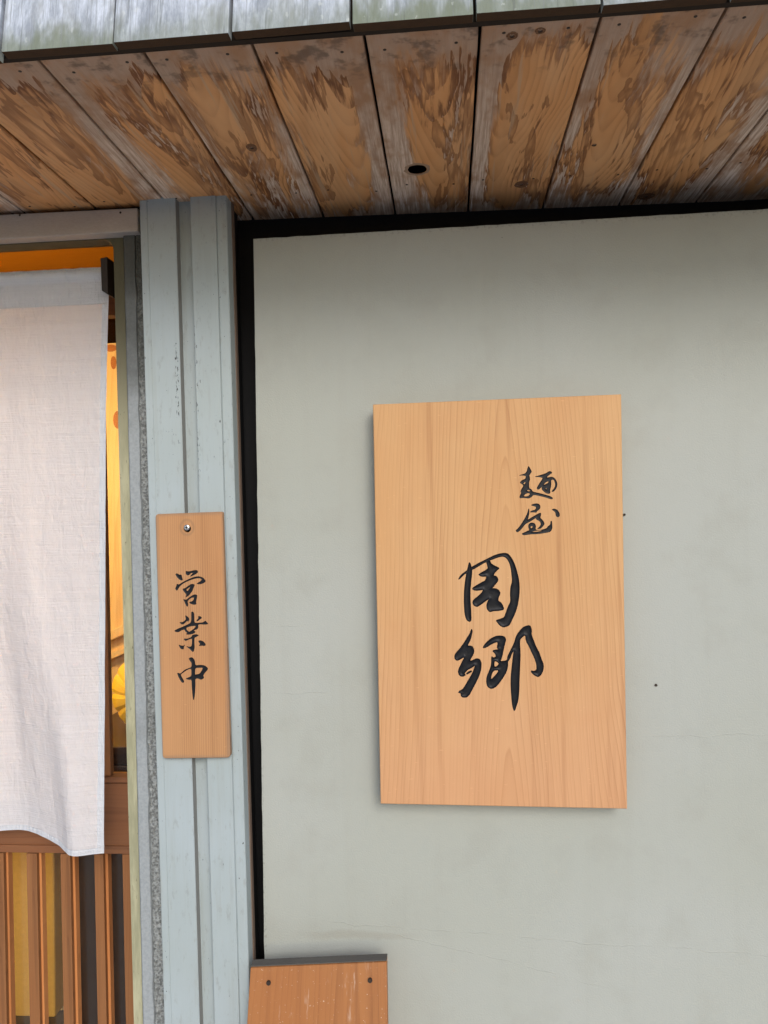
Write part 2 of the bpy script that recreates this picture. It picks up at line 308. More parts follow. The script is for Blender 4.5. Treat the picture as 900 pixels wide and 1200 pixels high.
def mat_cloth(name, alb, trans, seam=0., puck=0.):
    n = NT(name); o = n.obj; c = n.sep(o)
    # slubby weave: fine horizontal wefts with thicker threads here and there
    w = n.noise(n.comb(n.M('MULTIPLY', c[0], 9.), n.M('MULTIPLY', c[1], 9.), n.M('MULTIPLY', c[2], 900.)), 1., 3., .6)
    w2 = n.noise(n.comb(n.M('MULTIPLY', c[0], 2.2), 0., n.M('MULTIPLY', n.M('ADD', c[2], n.M('MULTIPLY', c[0], .012)), 620.)), 1., 1., .5)
    w3 = n.noise(n.comb(n.M('MULTIPLY', c[0], 600.), 0., n.M('MULTIPLY', c[2], 9.)), 1., 2., .6)
    sl_ = n.ss(w2, .55, .66)
    cr = n.noise(n.comb(n.M('MULTIPLY', c[0], 42.), n.M('MULTIPLY', c[1], 20.), n.M('MULTIPLY', c[2], 14.)), 1., 4., .65, .8)
    cr2 = n.noise(n.comb(n.M('MULTIPLY', c[0], 160.), 0., n.M('MULTIPLY', c[2], 70.)), 1., 3., .6)
    weft = n.noise(n.comb(n.M('MULTIPLY', c[0], 16.), 0., n.M('MULTIPLY', c[2], 300.)), 1., 3., .6, .3)
    k = n.M('ADD', n.M('ADD', .90, n.M('MULTIPLY', weft, .06)), n.M('SUBTRACT', n.M('MULTIPLY', w, .10), n.M('MULTIPLY', sl_, .035)))
    col = n.mix(1., alb, n.comb(k, k, k), 'MULTIPLY')
    h = n.M('ADD', n.M('ADD', n.M('MULTIPLY', weft, .75), n.M('MULTIPLY', w3, .15)), n.M('ADD', n.M('MULTIPLY', cr, 2.1), n.M('ADD', n.M('MULTIPLY', sl_, .18), n.M('MULTIPLY', cr2, .6))))
    if puck:
        pq = n.noise(n.comb(n.M('MULTIPLY', c[0], 170.), 0., n.M('MULTIPLY', c[2], 12.)), 1., 2., .5)
        h = n.M('ADD', h, n.M('MULTIPLY', pq, puck))
    bn = n.bump(h, .0028, .8)
    n.fin(col, .9, .15)
    tr = n.t.nodes.new('ShaderNodeBsdfTranslucent'); n.set(tr.inputs[0], col); n.t.links.new(bn, tr.inputs[1])
    mx = n.t.nodes.new('ShaderNodeMixShader'); n.set(mx.inputs[0], n.M('SUBTRACT', trans, n.M('MULTIPLY', sl_, .03)))
    n.t.links.new(n.b.outputs[0], mx.inputs[1]); n.t.links.new(tr.outputs[0], mx.inputs[2])
    n.t.links.new(mx.outputs[0], n.out.inputs[0])
    return n.m

def mat_glass():
    n = NT('door_glass')
    tr = n.t.nodes.new('ShaderNodeBsdfTransparent'); tr.inputs[0].default_value = (.93, .94, .92, 1)
    gl = n.t.nodes.new('ShaderNodeBsdfGlossy'); gl.inputs['Roughness'].default_value = .03
    fr = n.t.nodes.new('ShaderNodeFresnel'); fr.inputs[0].default_value = 1.33
    mx = n.t.nodes.new('ShaderNodeMixShader')
    n.t.links.new(fr.outputs[0], mx.inputs[0]); n.t.links.new(tr.outputs[0], mx.inputs[1]); n.t.links.new(gl.outputs[0], mx.inputs[2])
    n.t.links.new(mx.outputs[0], n.out.inputs[0]); return n.m

def mat_emit(name, col, s):
    n = NT(name); n.fin(col, .8, .1)
    n.b.inputs['Emission Color'].default_value = (*col, 1); n.b.inputs['Emission Strength'].default_value = s
    return n.m

def mat_ink():
    n = NT('black_carving_paint')
    a = n.noise(n.obj, 90., 3., .6); b = n.noise(n.obj, 600., 2.)
    col = n.mix(a, (.004, .0045, .006), (.010, .0105, .014))
    n.bump(n.M('ADD', a, n.M('MULTIPLY', b, .3)), .0005, .7)
    return n.fin(col, n.M('ADD', .30, n.M('MULTIPLY', a, .25)), .2)

def mat_knot():
    n = NT('pine_knot'); c = n.sep(n.obj)
    wob = n.noise(n.obj, 120., 3., .6)
    r_ = n.M('ADD', n.M('SQRT', n.M('ADD', n.M('MULTIPLY', c[0], c[0]), n.M('MULTIPLY', c[1], c[1]))), n.M('MULTIPLY', n.M('SUBTRACT', wob, .5), .006))
    fr = n.M('FRACT', n.M('DIVIDE', r_, .0034))
    col = n.mix(n.M('POWER', fr, 2.), (.20, .095, .045), (.07, .028, .012))
    col = n.mix(n.ss(r_, .005, .001), col, (.02, .010, .006))
    col = n.mix(n.M('MULTIPLY', n.ss(wob, .56, .66), .5), col, (.34, .26, .20))
    n.bump(n.M('ADD', fr, wob), .0012, .7)
    return n.fin(col, .75, .3)

MAT = dict(
    main=mat_sign_wood('pale_cedar_board', (.545, .308, .152), (.31, .135, .055), x0=-.005, taper=.055, d=.026, spacing=.0078, strength=.95, tint=.5),
    small=mat_sign_wood('straight_grained_board', (.455, .238, .105), (.20, .082, .03), x0=.3, taper=.01, d=.01, spacing=.0042, strength=1.8, warp=.004, halo=(-.0062, .2070), corners=(.0655, .233)),
    low=mat_sign_wood('worn_orange_board', (.34, .135, .04), (.16, .05, .014), x0=.2, taper=.02, d=.02, spacing=.012, strength=.8, worn=.7),
    door=mat_sign_wood('varnished_door_wood', (.255, .108, .038), (.085, .03, .011), x0=.004, taper=.03, d=.006, spacing=.006, strength=.7),
    doorh=mat_sign_wood('varnished_rail_wood', (.20, .083, .035), (.085, .028, .011), x0=.0, taper=.02, d=.02, spacing=.009, strength=.7, ax=2, vx=0),
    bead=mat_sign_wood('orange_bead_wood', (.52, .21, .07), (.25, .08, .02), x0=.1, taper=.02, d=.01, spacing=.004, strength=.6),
    pine=mat_sign_wood('knotty_pine_panelling', (.80, .60, .30), (.56, .32, .11), x0=.05, taper=.08, d=.04, spacing=.02, strength=.6),
    soffit=mat_soffit(), fascia=mat_fascia(), post=mat_painted_post(), panel=mat_panel(),
    black=mat_plain('black_backing_and_shade', (.006, .006, .007), .7, .2, var=.3),
    roof=mat_plain('dark_roof_deck', (.03, .022, .016), .9, .1),
    rust=mat_plain('bare_brown_edge', (.14, .095, .07), .8, .3, var=.5, scale=60.),
    groove=mat_plain('worn_groove_wall', (.235, .23, .215), .7, .3, var=.35, scale=30., stretch=(1, 1, .3)),
    rough=mat_concrete('washed_concrete', (.16, .165, .16), (.31, .325, .32), .55),
    smooth=mat_concrete('smooth_render', (.265, .285, .295), (.305, .325, .335), .10, .0004),
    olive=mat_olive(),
    lintel=mat_plain('grey_painted_metal', (.36, .32, .285), .5, .4, var=.3, scale=14., stretch=(1, 1, 3)),
    cloth=mat_cloth('washed_linen', (.86, .845, .87), .40), hem=mat_cloth('linen_double_layer', (.66, .675, .715), .18, puck=1.6),
    dark=mat_plain('dark_stained_wood', (.022, .014, .010), .6, .4, var=.4, scale=60., stretch=(1, 1, .2)),
    knot=mat_knot(), rim=mat_plain('pale_knot_rim', (.34, .22, .14), .8, .3, var=.6, scale=220.),
    nail=mat_plain('rusted_nail', (.03, .018, .012), .6, .4, var=.4, scale=500.),
    steel=mat_plain('zinc_screw', (.55, .56, .58), .35, .5, metal=1., var=.2, scale=300.),
    ink=mat_ink(), glass=mat_glass(),
    ochre=mat_plain('ochre_plaster', (.80, .43, .10), .85, .2, var=.22, scale=9., bump=.001),
    ply=mat_plain('amber_ceiling_board', (.16, .066, .006), .9, .0, var=.3, scale=5., stretch=(1, 6, 1)),
    cream=mat_plain('cream_plaster', (.70, .56, .36), .85, .2),
    brown=mat_plain('dark_cupboard_wood', (.045, .024, .016), .35, .5, var=.5, scale=12.),
    grime=mat_plain('weathered_grey_cap', (.085, .078, .07), .8, .3, var=.5, scale=70., stretch=(.3, 1, 1)),
    yellow=mat_plain('yellow_paper', (.86, .60, .05), .7, .3, var=.1),
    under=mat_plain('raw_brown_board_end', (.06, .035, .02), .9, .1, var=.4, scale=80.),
    asphalt=mat_plain('asphalt', (.055, .055, .055), .9, .2, var=.4, scale=40.),
    pave=mat_plain('pale_concrete_paving', (.56, .535, .51), .85, .3, var=.25, scale=12.),
    floor=mat_plain('dark_floor_tile', (.10, .085, .07), .4, .4),
    lamp=mat_emit('lit_paper_shade', (1., .62, .25), 72.),
)

# ------------------------------------------------------------------ object helpers
def props(o, label=None, cat=None, group=None, kind=None):
    for k, v in (('label', label), ('category', cat), ('group', group), ('kind', kind)):
        if v: o[k] = v
    return o
def thing(name, label, cat, loc=(0, 0, 0), group=None):
    o = bpy.data.objects.new(name, None); COL.objects.link(o); o.location = loc; o.empty_display_size = .05
    return props(o, label, cat, group)
def wloc(o):
    v = Vector((0, 0, 0))
    while o is not None: v += o.location; o = o.parent
    return v
def obj(name, verts, faces, m, parent=None, origin=None, smooth=False, bevel=0.):
    """verts are world coordinates; origin (world) is where the object's own zero lies"""
    base = wloc(parent) if parent else Vector((0, 0, 0))
    org = Vector(origin) if origin is not None else base
    me = bpy.data.meshes.new(name)
    me.from_pydata([tuple(Vector(v)-org) for v in verts], [], [tuple(int(i) for i in f) for f in faces])
    me.materials.append(m)
    if bevel:
        b = bmesh.new(); b.from_mesh(me)
        bmesh.ops.recalc_face_normals(b, faces=b.faces)
        eds = [e for e in b.edges if len(e.link_faces) == 2 and e.calc_face_angle() > .6]
        bmesh.ops.bevel(b, geom=eds, offset=bevel, segments=2, profile=.6, affect='EDGES')
        b.to_mesh(me); b.free()
    elif not smooth and len(faces) < 5000:
        b = bmesh.new(); b.from_mesh(me); bmesh.ops.recalc_face_normals(b, faces=b.faces); b.to_mesh(me); b.free()
    if smooth: me.polygons.foreach_set('use_smooth', [True]*len(me.polygons))
    me.update()
    o = bpy.data.objects.new(name, me); COL.objects.link(o); o.parent = parent; o.location = org-base
    return o
def box(x0, x1, y0, y1, z0, z1):
    v = [(x, y, z) for z in (z0, z1) for y in (y0, y1) for x in (x0, x1)]
    f = [(0, 2, 3, 1), (4, 5, 7, 6), (0, 1, 5, 4), (2, 6, 7, 3), (0, 4, 6, 2), (1, 3, 7, 5)]
    return v, f
def joinvf(*vf):
    V, F = [], []
    for v, f in vf:
        k = len(V); V += list(v); F += [tuple(i+k for i in t) for t in f]
    return V, F
def quadbox(front, depth):
    """box from four front corners (TL, TR, BR, BL), pushed back along +Y"""
    v = [tuple(p) for p in front] + [(p[0], p[1]+depth, p[2]) for p in front]
    f = [(3, 2, 1, 0), (4, 5, 6, 7), (0, 1, 5, 4), (1, 2, 6, 5), (2, 3, 7, 6), (3, 0, 4, 7)]
    return v, f
def pxbox(c, Y, depth): return quadbox([at(*p, Y=Y) for p in c], depth)
def inset(loop, k):
    """shrink a convex outline in the XZ plane"""
    n = len(loop); out = []
    cx = sum(p[0] for p in loop)/n; cz = sum(p[2] for p in loop)/n
    for i, p in enumerate(loop):
        a, b = Vector(loop[i-1]), Vector(loop[(i+1) % n]); q = Vector(p)
        d1 = (q-a).normalized(); d2 = (b-q).normalized()
        n1 = Vector((d1.z, 0, -d1.x)); n2 = Vector((d2.z, 0, -d2.x))
        if n1.dot(Vector((cx, p[1], cz))-q) < 0: n1 = -n1
        if n2.dot(Vector((cx, p[1], cz))-q) < 0: n2 = -n2
        m = (n1+n2); m = m/max(.3, m.length_squared)*2*k
        out.append((q.x+m.x, q.y, q.z+m.z))
    return out
def board(outline, depth, chamfer, holes=()):
    """solid board: outline (front face, world), chamfered rim, optional holes in the front face"""
    n = len(outline); Yf = outline[0][1]
    f0 = inset(outline, chamfer)
    rim = [(p[0], p[1]+chamfer, p[2]) for p in outline]
    back = [(p[0], Yf+depth, p[2]) for p in outline]
    V = list(f0)+list(rim)+list(back); F = []
    for i in range(n):
        j = (i+1) % n
        F.append((i, j, n+j, n+i)); F.append((n+i, n+j, 2*n+j, 2*n+i))
    F.append(tuple(range(3*n-1, 2*n-1, -1)))
    hs = [[Vector(p) for p in h] for h in holes]
    base = len(V)
    loops = [[Vector((p[0], p[2], 0)) for p in f0]] + [[Vector((p.x, p.z, 0)) for p in h] for h in hs]
    idx = list(range(n))
    for h in hs:
        idx += list(range(len(V), len(V)+len(h))); V += [tuple(p) for p in h]
    for t in tessellate_polygon(loops): F.append(tuple(idx[i] for i in t))
    return V, F
def round_outline(c, r, seg=5):
    """round the corners of a four-corner outline"""
    out = []; n = len(c)
    for i in range(n):
        p, a, b = Vector(c[i]), Vector(c[i-1]), Vector(c[(i+1) % n])
        ri = r[i] if isinstance(r, (list, tuple)) else r
        s, e = p+(a-p).normalized()*ri, p+(b-p).normalized()*ri
        for k in range(seg+1):
            t = k/seg; out.append(tuple(s*(1-t)**2+p*2*t*(1-t)+e*t*t))
    return out
def disc(c, r, ax='y', n=16, dome=.0, rx=None, depth=.001):
    """small solid disc (nail head, knot); centre c is on the visible face"""
    V, F = [], []; rx = rx or r
    for k, (s, h) in enumerate(((1., depth), (1., 0.), (.55, -dome))):
        for i in range(n):
            a = 2*math.pi*i/n; p, q = math.cos(a)*rx*s, math.sin(a)*r*s
            V.append((c[0]+p, c[1]+h, c[2]+q) if ax == 'y' else (c[0]+p, c[1]+q, c[2]+h))
    for k in range(2):
        for i in range(n): j = (i+1) % n; F.append((k*n+i, k*n+j, (k+1)*n+j, (k+1)*n+i))
    F.append(tuple(range(2*n, 3*n)))
    return V, F

# ------------------------------------------------------------------ carved characters
def reg(ox, oy, s, *pts): return [(ox+x/s, oy+y/s) for x, y in pts]
def chaikin(P):
    P = np.array(P, float); Q = np.roll(P, -1, 0)
    return np.stack([P*.78+Q*.22, P*.22+Q*.78], 1).reshape(-1, 2)
def sdf(polys, X, Y):
    """signed distance (px, negative inside); polys: list of (outline, [holes])"""
    def one(P):
        P = chaikin(P); d = np.full(X.shape, 1e9); ins = np.zeros(X.shape, bool)
        for a, b in zip(P, np.roll(P, -1, 0)):
            ex, ey = b-a; L = ex*ex+ey*ey+1e-12
            t = np.clip(((X-a[0])*ex+(Y-a[1])*ey)/L, 0, 1)
            d = np.minimum(d, (X-a[0]-t*ex)**2+(Y-a[1]-t*ey)**2)
            c = ((a[1] > Y) != (b[1] > Y))
            with np.errstate(all='ignore'): ins ^= c & (X < (b[0]-a[0])*(Y-a[1])/(b[1]-a[1]+1e-15)+a[0])
        d = np.sqrt(d); return np.where(ins, -d, d)
    D = np.full(X.shape, 1e9)
    for o, hs in polys:
        q = one(o)
        for h in hs: q = np.maximum(q, -one(h))
        D = np.minimum(D, q)
    return D

a = lambda *p: reg(520, 640, 10., *p)
ZHOU = [(a((300,185),(318,225),(330,262),(328,330),(318,420),(308,520),(310,640),(318,760),(322,860),(310,885),(285,878),(262,850),(248,790),(240,680),(240,560),(246,470),(258,380),(268,320),(285,250)), []),
 (a((170,392),(200,340),(260,295),(330,245),(420,195),(500,155),(580,115),(650,90),(720,82),(760,95),(800,150),(830,210),(855,290),(875,370),(886,460),(884,560),(870,670),(848,750),(825,810),(795,870),(770,925),(735,942),(700,950),(665,935),(635,900),(612,870),(640,862),(710,838),(730,780),(760,700),(785,650),(780,560),(785,480),(805,415),(798,330),(790,260),(770,190),(740,140),(700,118),(650,125),(580,150),(500,180),(420,225),(350,268),(300,290),(240,330),(195,375)), []),
 (a((495,165),(540,170),(552,205),(600,235),(655,258),(620,285),(590,320),(580,345),(620,355),(640,400),(610,440),(580,475),(560,500),(600,495),(645,515),(663,555),(640,600),(635,640),(675,665),(710,742),(650,755),(580,758),(540,772),(510,740),(502,690),(520,640),(545,610),(500,635),(440,680),(390,712),(355,695),(338,665),(350,630),(400,590),(440,555),(470,510),(420,515),(375,520),(345,510),(335,495),(370,470),(430,435),(495,400),(505,350),(450,358),(405,335),(440,312),(500,280),(520,260),(512,220)), [])]
a = lambda *p: reg(525, 730, 12., *p)
b_ = lambda *p: reg(560, 725, 10., *p)
XIANG = [(a((330,85),(342,110),(330,180),(310,245),(270,325),(310,322),(345,335),(365,380),(360,430),(330,480),(300,540),(350,525),(400,500),(445,510),(468,560),(465,640),(445,720),(410,800),(370,880),(330,950),(300,1010),(265,1045),(200,1045),(182,1020),(185,985),(145,982),(165,955),(205,938),(240,890),(290,800),(340,720),(370,640),(385,590),(330,630),(270,660),(225,715),(250,735),(200,755),(160,735),(142,690),(155,640),(190,570),(240,470),(180,505),(125,532),(95,500),(95,455),(115,420),(170,360),(220,290),(270,210),(310,150)), []),
 (a((255,712),(285,690),(325,670),(335,680),(300,705),(265,722)), []),
 (b_((55,345),(90,290),(150,235),(210,205),(270,200),(315,215),(328,245),(315,290),(300,360),(285,430),(268,490),(250,500),(285,500),(345,490),(350,440),(385,370),(425,290),(455,190),(520,110),(560,88),(610,78),(630,130),(625,190),(650,250),(680,330),(720,400),(745,480),(770,540),(765,600),(745,650),(710,682),(680,672),(640,645),(620,610),(660,618),(690,600),(690,540),(665,460),(630,390),(600,320),(565,260),(558,185),(500,230),(488,270),(497,400),(492,560),(485,700),(482,850),(470,960),(450,1020),(428,1088),(408,1030),(398,950),(388,800),(388,680),(400,560),(412,450),(425,360),(390,420),(375,470),(350,500),(350,560),(335,620),(290,700),(220,790),(165,822),(120,805),(100,750),(105,680),(140,600),(160,540),(160,440),(180,460),(215,450),(205,410),(170,375),(210,365),(250,365),(225,345),(235,290),(230,268),(170,290),(100,335)),
  [b_((190,492),(235,505),(250,530),(225,560),(190,568)), b_((180,605),(245,600),(230,640),(150,725),(155,660))])]
a = lambda *p: reg(600, 540, 15., *p)
MEN = [(a((292,90),(320,140),(348,190),(320,230),(300,255),(320,320),(298,370),(298,480),(340,500),(365,545),(440,560),(560,590),(680,625),(720,655),(700,680),(600,645),(480,615),(375,595),(340,640),(290,662),(210,650),(160,655),(135,655),(135,620),(165,570),(150,525),(200,450),(195,420),(135,385),(170,345),(240,315),(245,265),(190,255),(120,260),(160,245),(230,225),(260,190),(275,130)),
  [a((195,400),(225,372),(245,380),(215,418)), a((250,520),(290,508),(330,530),(290,540)), a((195,625),(245,570),(310,570),(318,590),(290,620),(240,630))]),
 (a((395,280),(470,260),(590,225),(665,175),(712,210),(640,255),(600,300),(700,280),(750,305),(785,360),(798,420),(775,490),(730,545),(690,540),(740,490),(765,425),(745,350),(715,325),(685,340),(690,430),(665,520),(675,560),(650,582),(600,570),(560,540),(525,500),(520,450),(490,490),(455,510),(435,480),(480,400),(550,300),(480,285)),
  [a((555,415),(600,370),(645,355),(640,390),(600,405),(570,425)), a((585,490),(605,472),(612,512))])]
a = lambda *p: reg(600, 585, 15., *p)
YA = [(a((330,105),(390,80),(450,75),(490,100),(500,150),(470,185),(435,215),(425,235),(370,228),(315,232),(335,205),(400,190),(425,165),(420,130),(370,118)), []),
 (a((300,160),(305,230),(290,310),(270,370),(370,305),(450,260),(510,235),(505,290),(495,330),(540,370),(575,430),(540,480),(500,520),(440,522),(480,490),(510,450),(500,400),(460,370),(430,360),(420,325),(330,385),(240,430),(200,480),(150,540),(95,585),(60,555),(110,510),(170,430),(230,330),(270,250),(285,185)), []),
 (a((300,430),(340,410),(400,425),(420,470),(410,535),(470,545),(560,530),(610,510),(640,470),(675,450),(680,380),(700,385),(705,450),(708,510),(680,570),(600,590),(450,612),(320,615),(200,635),(170,605),(230,580),(270,560),(310,545),(285,480)),
  [a((320,480),(355,470),(370,490),(335,520)), a((340,575),(420,550),(560,545),(480,568),(360,580))]),
 (a((695,185),(740,165),(800,190),(835,250),(840,290),(810,318),(775,300),(765,240),(740,205)), [])]
k = 900/52
a = lambda *p: reg(198, 660, k, *p)
EI = [(a((130,225),(160,205),(215,240),(250,230),(262,280),(278,340),(255,352),(205,325),(160,275)), []),
 (a((340,155),(380,170),(440,165),(530,138),(580,150),(588,185),(550,215),(490,245),(430,275),(455,235),(500,195),(440,200),(420,230),(375,248),(345,220)), []),
 (a((165,415),(195,440),(280,385),(400,325),(520,275),(620,268),(690,295),(745,355),(720,395),(640,425),(555,420),(610,385),(655,355),(670,330),(620,300),(540,305),(420,345),(300,400),(220,465),(190,510),(160,560),(130,520),(145,480)), []),
 (a((270,520),(330,510),(400,455),(460,420),(525,435),(500,490),(475,560),(430,620),(380,670),(335,695),(360,640),(320,595)), [a((345,540),(385,505),(435,475),(405,540),(375,570))]),
 (a((290,730),(340,745),(365,735),(430,680),(520,630),(575,650),(560,720),(545,780),(555,835),(490,840),(415,810),(420,785),(480,775),(510,720),(505,690),(450,700),(380,755),(375,800),(390,850),(370,885),(345,850),(315,780)), [])]
a = lambda *p: reg(198, 712, k, *p)
GYO = [(a((455,80),(500,95),(510,150),(510,290),(540,315),(620,310),(700,300),(735,265),(770,300),(795,335),(720,342),(620,335),(590,350),(595,400),(570,440),(530,450),(490,470),(545,490),(500,525),(430,545),(345,545),(375,515),(330,480),(315,440),(250,460),(200,495),(150,495),(105,475),(160,440),(270,395),(390,340),(430,320),(455,270),(455,180)),
  [a((345,410),(420,380),(530,365),(545,385),(510,430),(440,480),(400,500),(395,480),(360,460))]),
 (a((330,155),(375,185),(412,225),(395,285),(370,265),(335,300),(290,340),(250,335),(210,295),(270,300),(325,265),(345,235)), []),
 (a((590,175),(640,178),(672,210),(630,235),(580,275),(552,268),(600,225)), []),
 (a((470,560),(540,540),(610,560),(560,590),(515,610),(510,700),(520,800),(500,895),(470,890),(425,840),(345,780),(400,800),(460,790),(470,700),(470,625),(400,645),(335,680),(295,630),(370,635),(460,600)), []),
 (a((200,750),(250,775),(300,775),(325,750),(300,800),(295,850),(240,835),(215,795)), []),
 (a((590,680),(640,665),(700,690),(748,750),(720,778),(670,770),(600,775),(640,740)), [])]
a = lambda *p: reg(198, 765, k, *p)
CHU = [(a((400,115),(440,95),(480,95),(525,160),(535,260),(620,248),(720,255),(790,310),(780,350),(730,400),(690,460),(710,495),(700,520),(650,545),(600,520),(530,520),(535,650),(525,850),(500,980),(480,850),(465,700),(460,540),(400,545),(335,525),(400,500),(460,470),(455,310),(350,355),(290,400),(235,440),(250,480),(310,580),(290,610),(250,590),(200,500),(170,420),(185,405),(230,430),(320,345),(400,315),(460,290),(460,200),(420,150)),
  [a((530,310),(600,300),(690,300),(670,360),(620,430),(550,440),(525,450))])]

def carve(zone, step, chars, Y, parent, cap=.0032, mpx=.00162, bold=.22):
    """grid over a zone of the board face: returns the wood triangles round the strokes, and
    builds each character as a sunken, black painted groove of its own"""
    x0, y0, x1, y1 = zone
    nx, ny = int(round((x1-x0)/step)), int(round((y1-y0)/step))
    gx, gy = np.meshgrid(np.linspace(x0, x1, nx+1), np.linspace(y0, y1, ny+1))
    ds = [sdf(c, gx, gy)-bold for c in chars]
    D = np.minimum.reduce(ds)
    gyy, gxx = np.gradient(D, (y1-y0)/ny, (x1-x0)/nx)
    near = (np.abs(D) < step*.5)
    near[0, :] = near[-1, :] = False; near[:, 0] = near[:, -1] = False
    L = np.sqrt(gxx**2+gyy**2)+1e-9
    PX = gx-np.where(near, D*gxx/L, 0); PY = gy-np.where(near, D*gyy/L, 0)
    Dn = np.where(near, 0., D)
    d = rgt[None]*(PX.ravel()-450)[:, None]+upv[None]*(600-PY.ravel())[:, None]+fwd[None]*900
    P = CAM+((Y-CAM[1])/d[:, 1])[:, None]*d
    dep = np.maximum(-Dn.ravel(), 0)*mpx
    G = P.copy(); G[:, 1] += cap*(1-np.exp(-dep*1.5/cap))
    i = np.arange(ny)[:, None]*(nx+1)+np.arange(nx)[None]
    i = i.ravel(); q = [i, i+1, i+nx+2, i+nx+1]
    odd = ((np.arange(ny)[:, None]+np.arange(nx)[None]) % 2).ravel().astype(bool)
    t1 = np.where(odd[:, None], np.stack([q[0], q[2], q[1]], 1), np.stack([q[0], q[3], q[1]], 1))
    t2 = np.where(odd[:, None], np.stack([q[0], q[3], q[2]], 1), np.stack([q[1], q[3], q[2]], 1))
    T = np.concatenate([t1, t2]); tv = Dn.ravel()[T].sum(1)
    wood = T[tv >= 0]; ink = T[tv < 0]
    who = np.argmin(np.stack([dd.ravel()[ink].sum(1) for dd in ds]), 0)
    for kk in range(len(chars)):
        t = ink[who == kk]; u, inv = np.unique(t, return_inverse=True)
        obj('character', G[u].tolist(), inv.reshape(-1, 3).tolist(), MAT['ink'], parent, smooth=True)
    u, inv = np.unique(wood, return_inverse=True)
    corners = [at(x0, y0, Y=Y), at(x1, y0, Y=Y), at(x1, y1, Y=Y), at(x0, y1, Y=Y)]
    return (P[u].tolist(), [tuple(t) for t in inv.reshape(-1, 3).tolist()]), corners

# ------------------------------------------------------------------ ground
g = obj('pavement', *box(-60, 60, -5.2, .02, -.2, 0.), MAT['pave']); props(g, kind='structure')
g = obj('road', *box(-400, 400, -400, -5.2, -.3, -.12), MAT['asphalt']); props(g, kind='structure')
g = obj('ground', *box(-400, 400, 2.4, 400, -.3, -.12), MAT['asphalt']); props(g, kind='structure')

# ------------------------------------------------------------------ the room behind the door
ZS = 2.232                                # underside of the eave boards
g = obj('interior_floor', *box(-2.4, 1.6, .02, 2.4, -.2, -.004), MAT['floor']); props(g, kind='structure')
g = obj('interior_ceiling', *box(-2.4, 1.6, .165, 2.4, 2.42, 2.5), MAT['ply']); props(g, kind='structure')
g = obj('interior_wall_left', *box(-2.5, -2.4, .1, 2.4, 0, 2.5), MAT['cream']); props(g, kind='structure')
g = obj('interior_wall_right', *box(1.6, 1.7, .16, 2.4, 0, 2.5), MAT['cream']); props(g, kind='structure')
g = obj('interior_wall_back', *box(-2.5, 1.7, 2.4, 2.5, 0, 2.5), MAT['cream']); props(g, kind='structure')

pw = thing('pine_partition', 'knotty pale pine partition glowing behind the gap beside the curtain', 'partition', (-1.3, .95, 0))
for i in range(9):
    x = -1.95+i*.16
    o = obj('board', *box(x+.0015, x+.1585, .95, .97, .0, 2.2), MAT['pine'], pw, origin=(x+.08+random.uniform(-.04, .04), .95, random.uniform(0, 1)))
def kn(px, py, r, rz):
    p = at(px, py, Y=.9495); obj('knot', *disc(p, rz, 'y', 14, .0003, rx=r), MAT['knot2'], pw)
n_ = NT('amber_knot'); MAT['knot2'] = n_.fin(n_.mix(n_.noise(n_.obj, 60., 2.), (.30, .09, .015), (.5, .2, .04)), .6)
kn(133, 425, .010, .022); kn(138, 492, .016, .030); kn(130, 408, .02, .012)
pa, pb = at(118, 752, Y=.925), at(158, 733, Y=.925)
V, F = quadbox([pa+np.array((0, 0, .02)), pb+np.array((0, 0, .02)), pb-np.array((0, 0, .012)), pa-np.array((0, 0, .012))], .024)
obj('sloping_rail', V, F, MAT['pine'], pw, bevel=.003)
pa, pb = at(118, 775, Y=.925), at(158, 758, Y=.925)
V, F = quadbox([pa+np.array((0, 0, .012)), pb+np.array((0, 0, .012)), pb-np.array((0, 0, .008)), pa-np.array((0, 0, .008))], .024)
obj('sloping_rail', V, F, MAT['pine'], pw, bevel=.003)

# yellow ribbed paper shape in the gap beside the curtain
c = at(173, 812, Y=.62)
yl = thing('paper_lantern', 'round yellow ribbed paper lantern showing low in the gap right of the curtain', 'lantern', tuple(c))
V, F = [], []; NR, NS = 6, 48
for i in range(NR+1):
    for j in range(NS):
        t = i/NR; an = 2*math.pi*j/NS; r_ = .106*t*(1-.012*(j % 4 == 0))
        V.append((c[0]+math.cos(an)*r_, c[1]-.05*(1-t*t)+(.006 if j % 4 == 0 else 0)*t, c[2]+math.sin(an)*r_*1.05))
for i in range(NR):
    for j in range(NS): F.append((i*NS+j, i*NS+(j+1) % NS, (i+1)*NS+(j+1) % NS, (i+1)*NS+j))
V2 = [(x, y+.006, z) for x, y, z in V]; kk = len(V)
F2 = [tuple(kk+q for q in reversed(f)) for f in F]+[(NR*NS+j, NR*NS+(j+1) % NS, kk+NR*NS+(j+1) % NS, kk+NR*NS+j) for j in range(NS)]
obj('paper_skin', V+V2, F+F2, MAT['yellow'], yl)
for j in range(0, NS, 4):
    an = 2*math.pi*j/NS; d = Vector((math.cos(an), 0, 1.05*math.sin(an))); p = Vector((-d.z, 0, d.x))*.0016; cc = Vector(c)
    q0 = cc+d*.01+Vector((0, -.053, 0)); q1 = cc+d*.104+Vector((0, .002, 0))
    V = [q0-p, q0+p, q1+p, q1-p]; V = V+[v+Vector((0, .004, 0)) for v in V]
    obj('rib', V, [(0, 1, 2, 3), (7, 6, 5, 4), (0, 4, 5, 1), (1, 5, 6, 2), (2, 6, 7, 3), (3, 7, 4, 0)], MAT['pine'], yl)

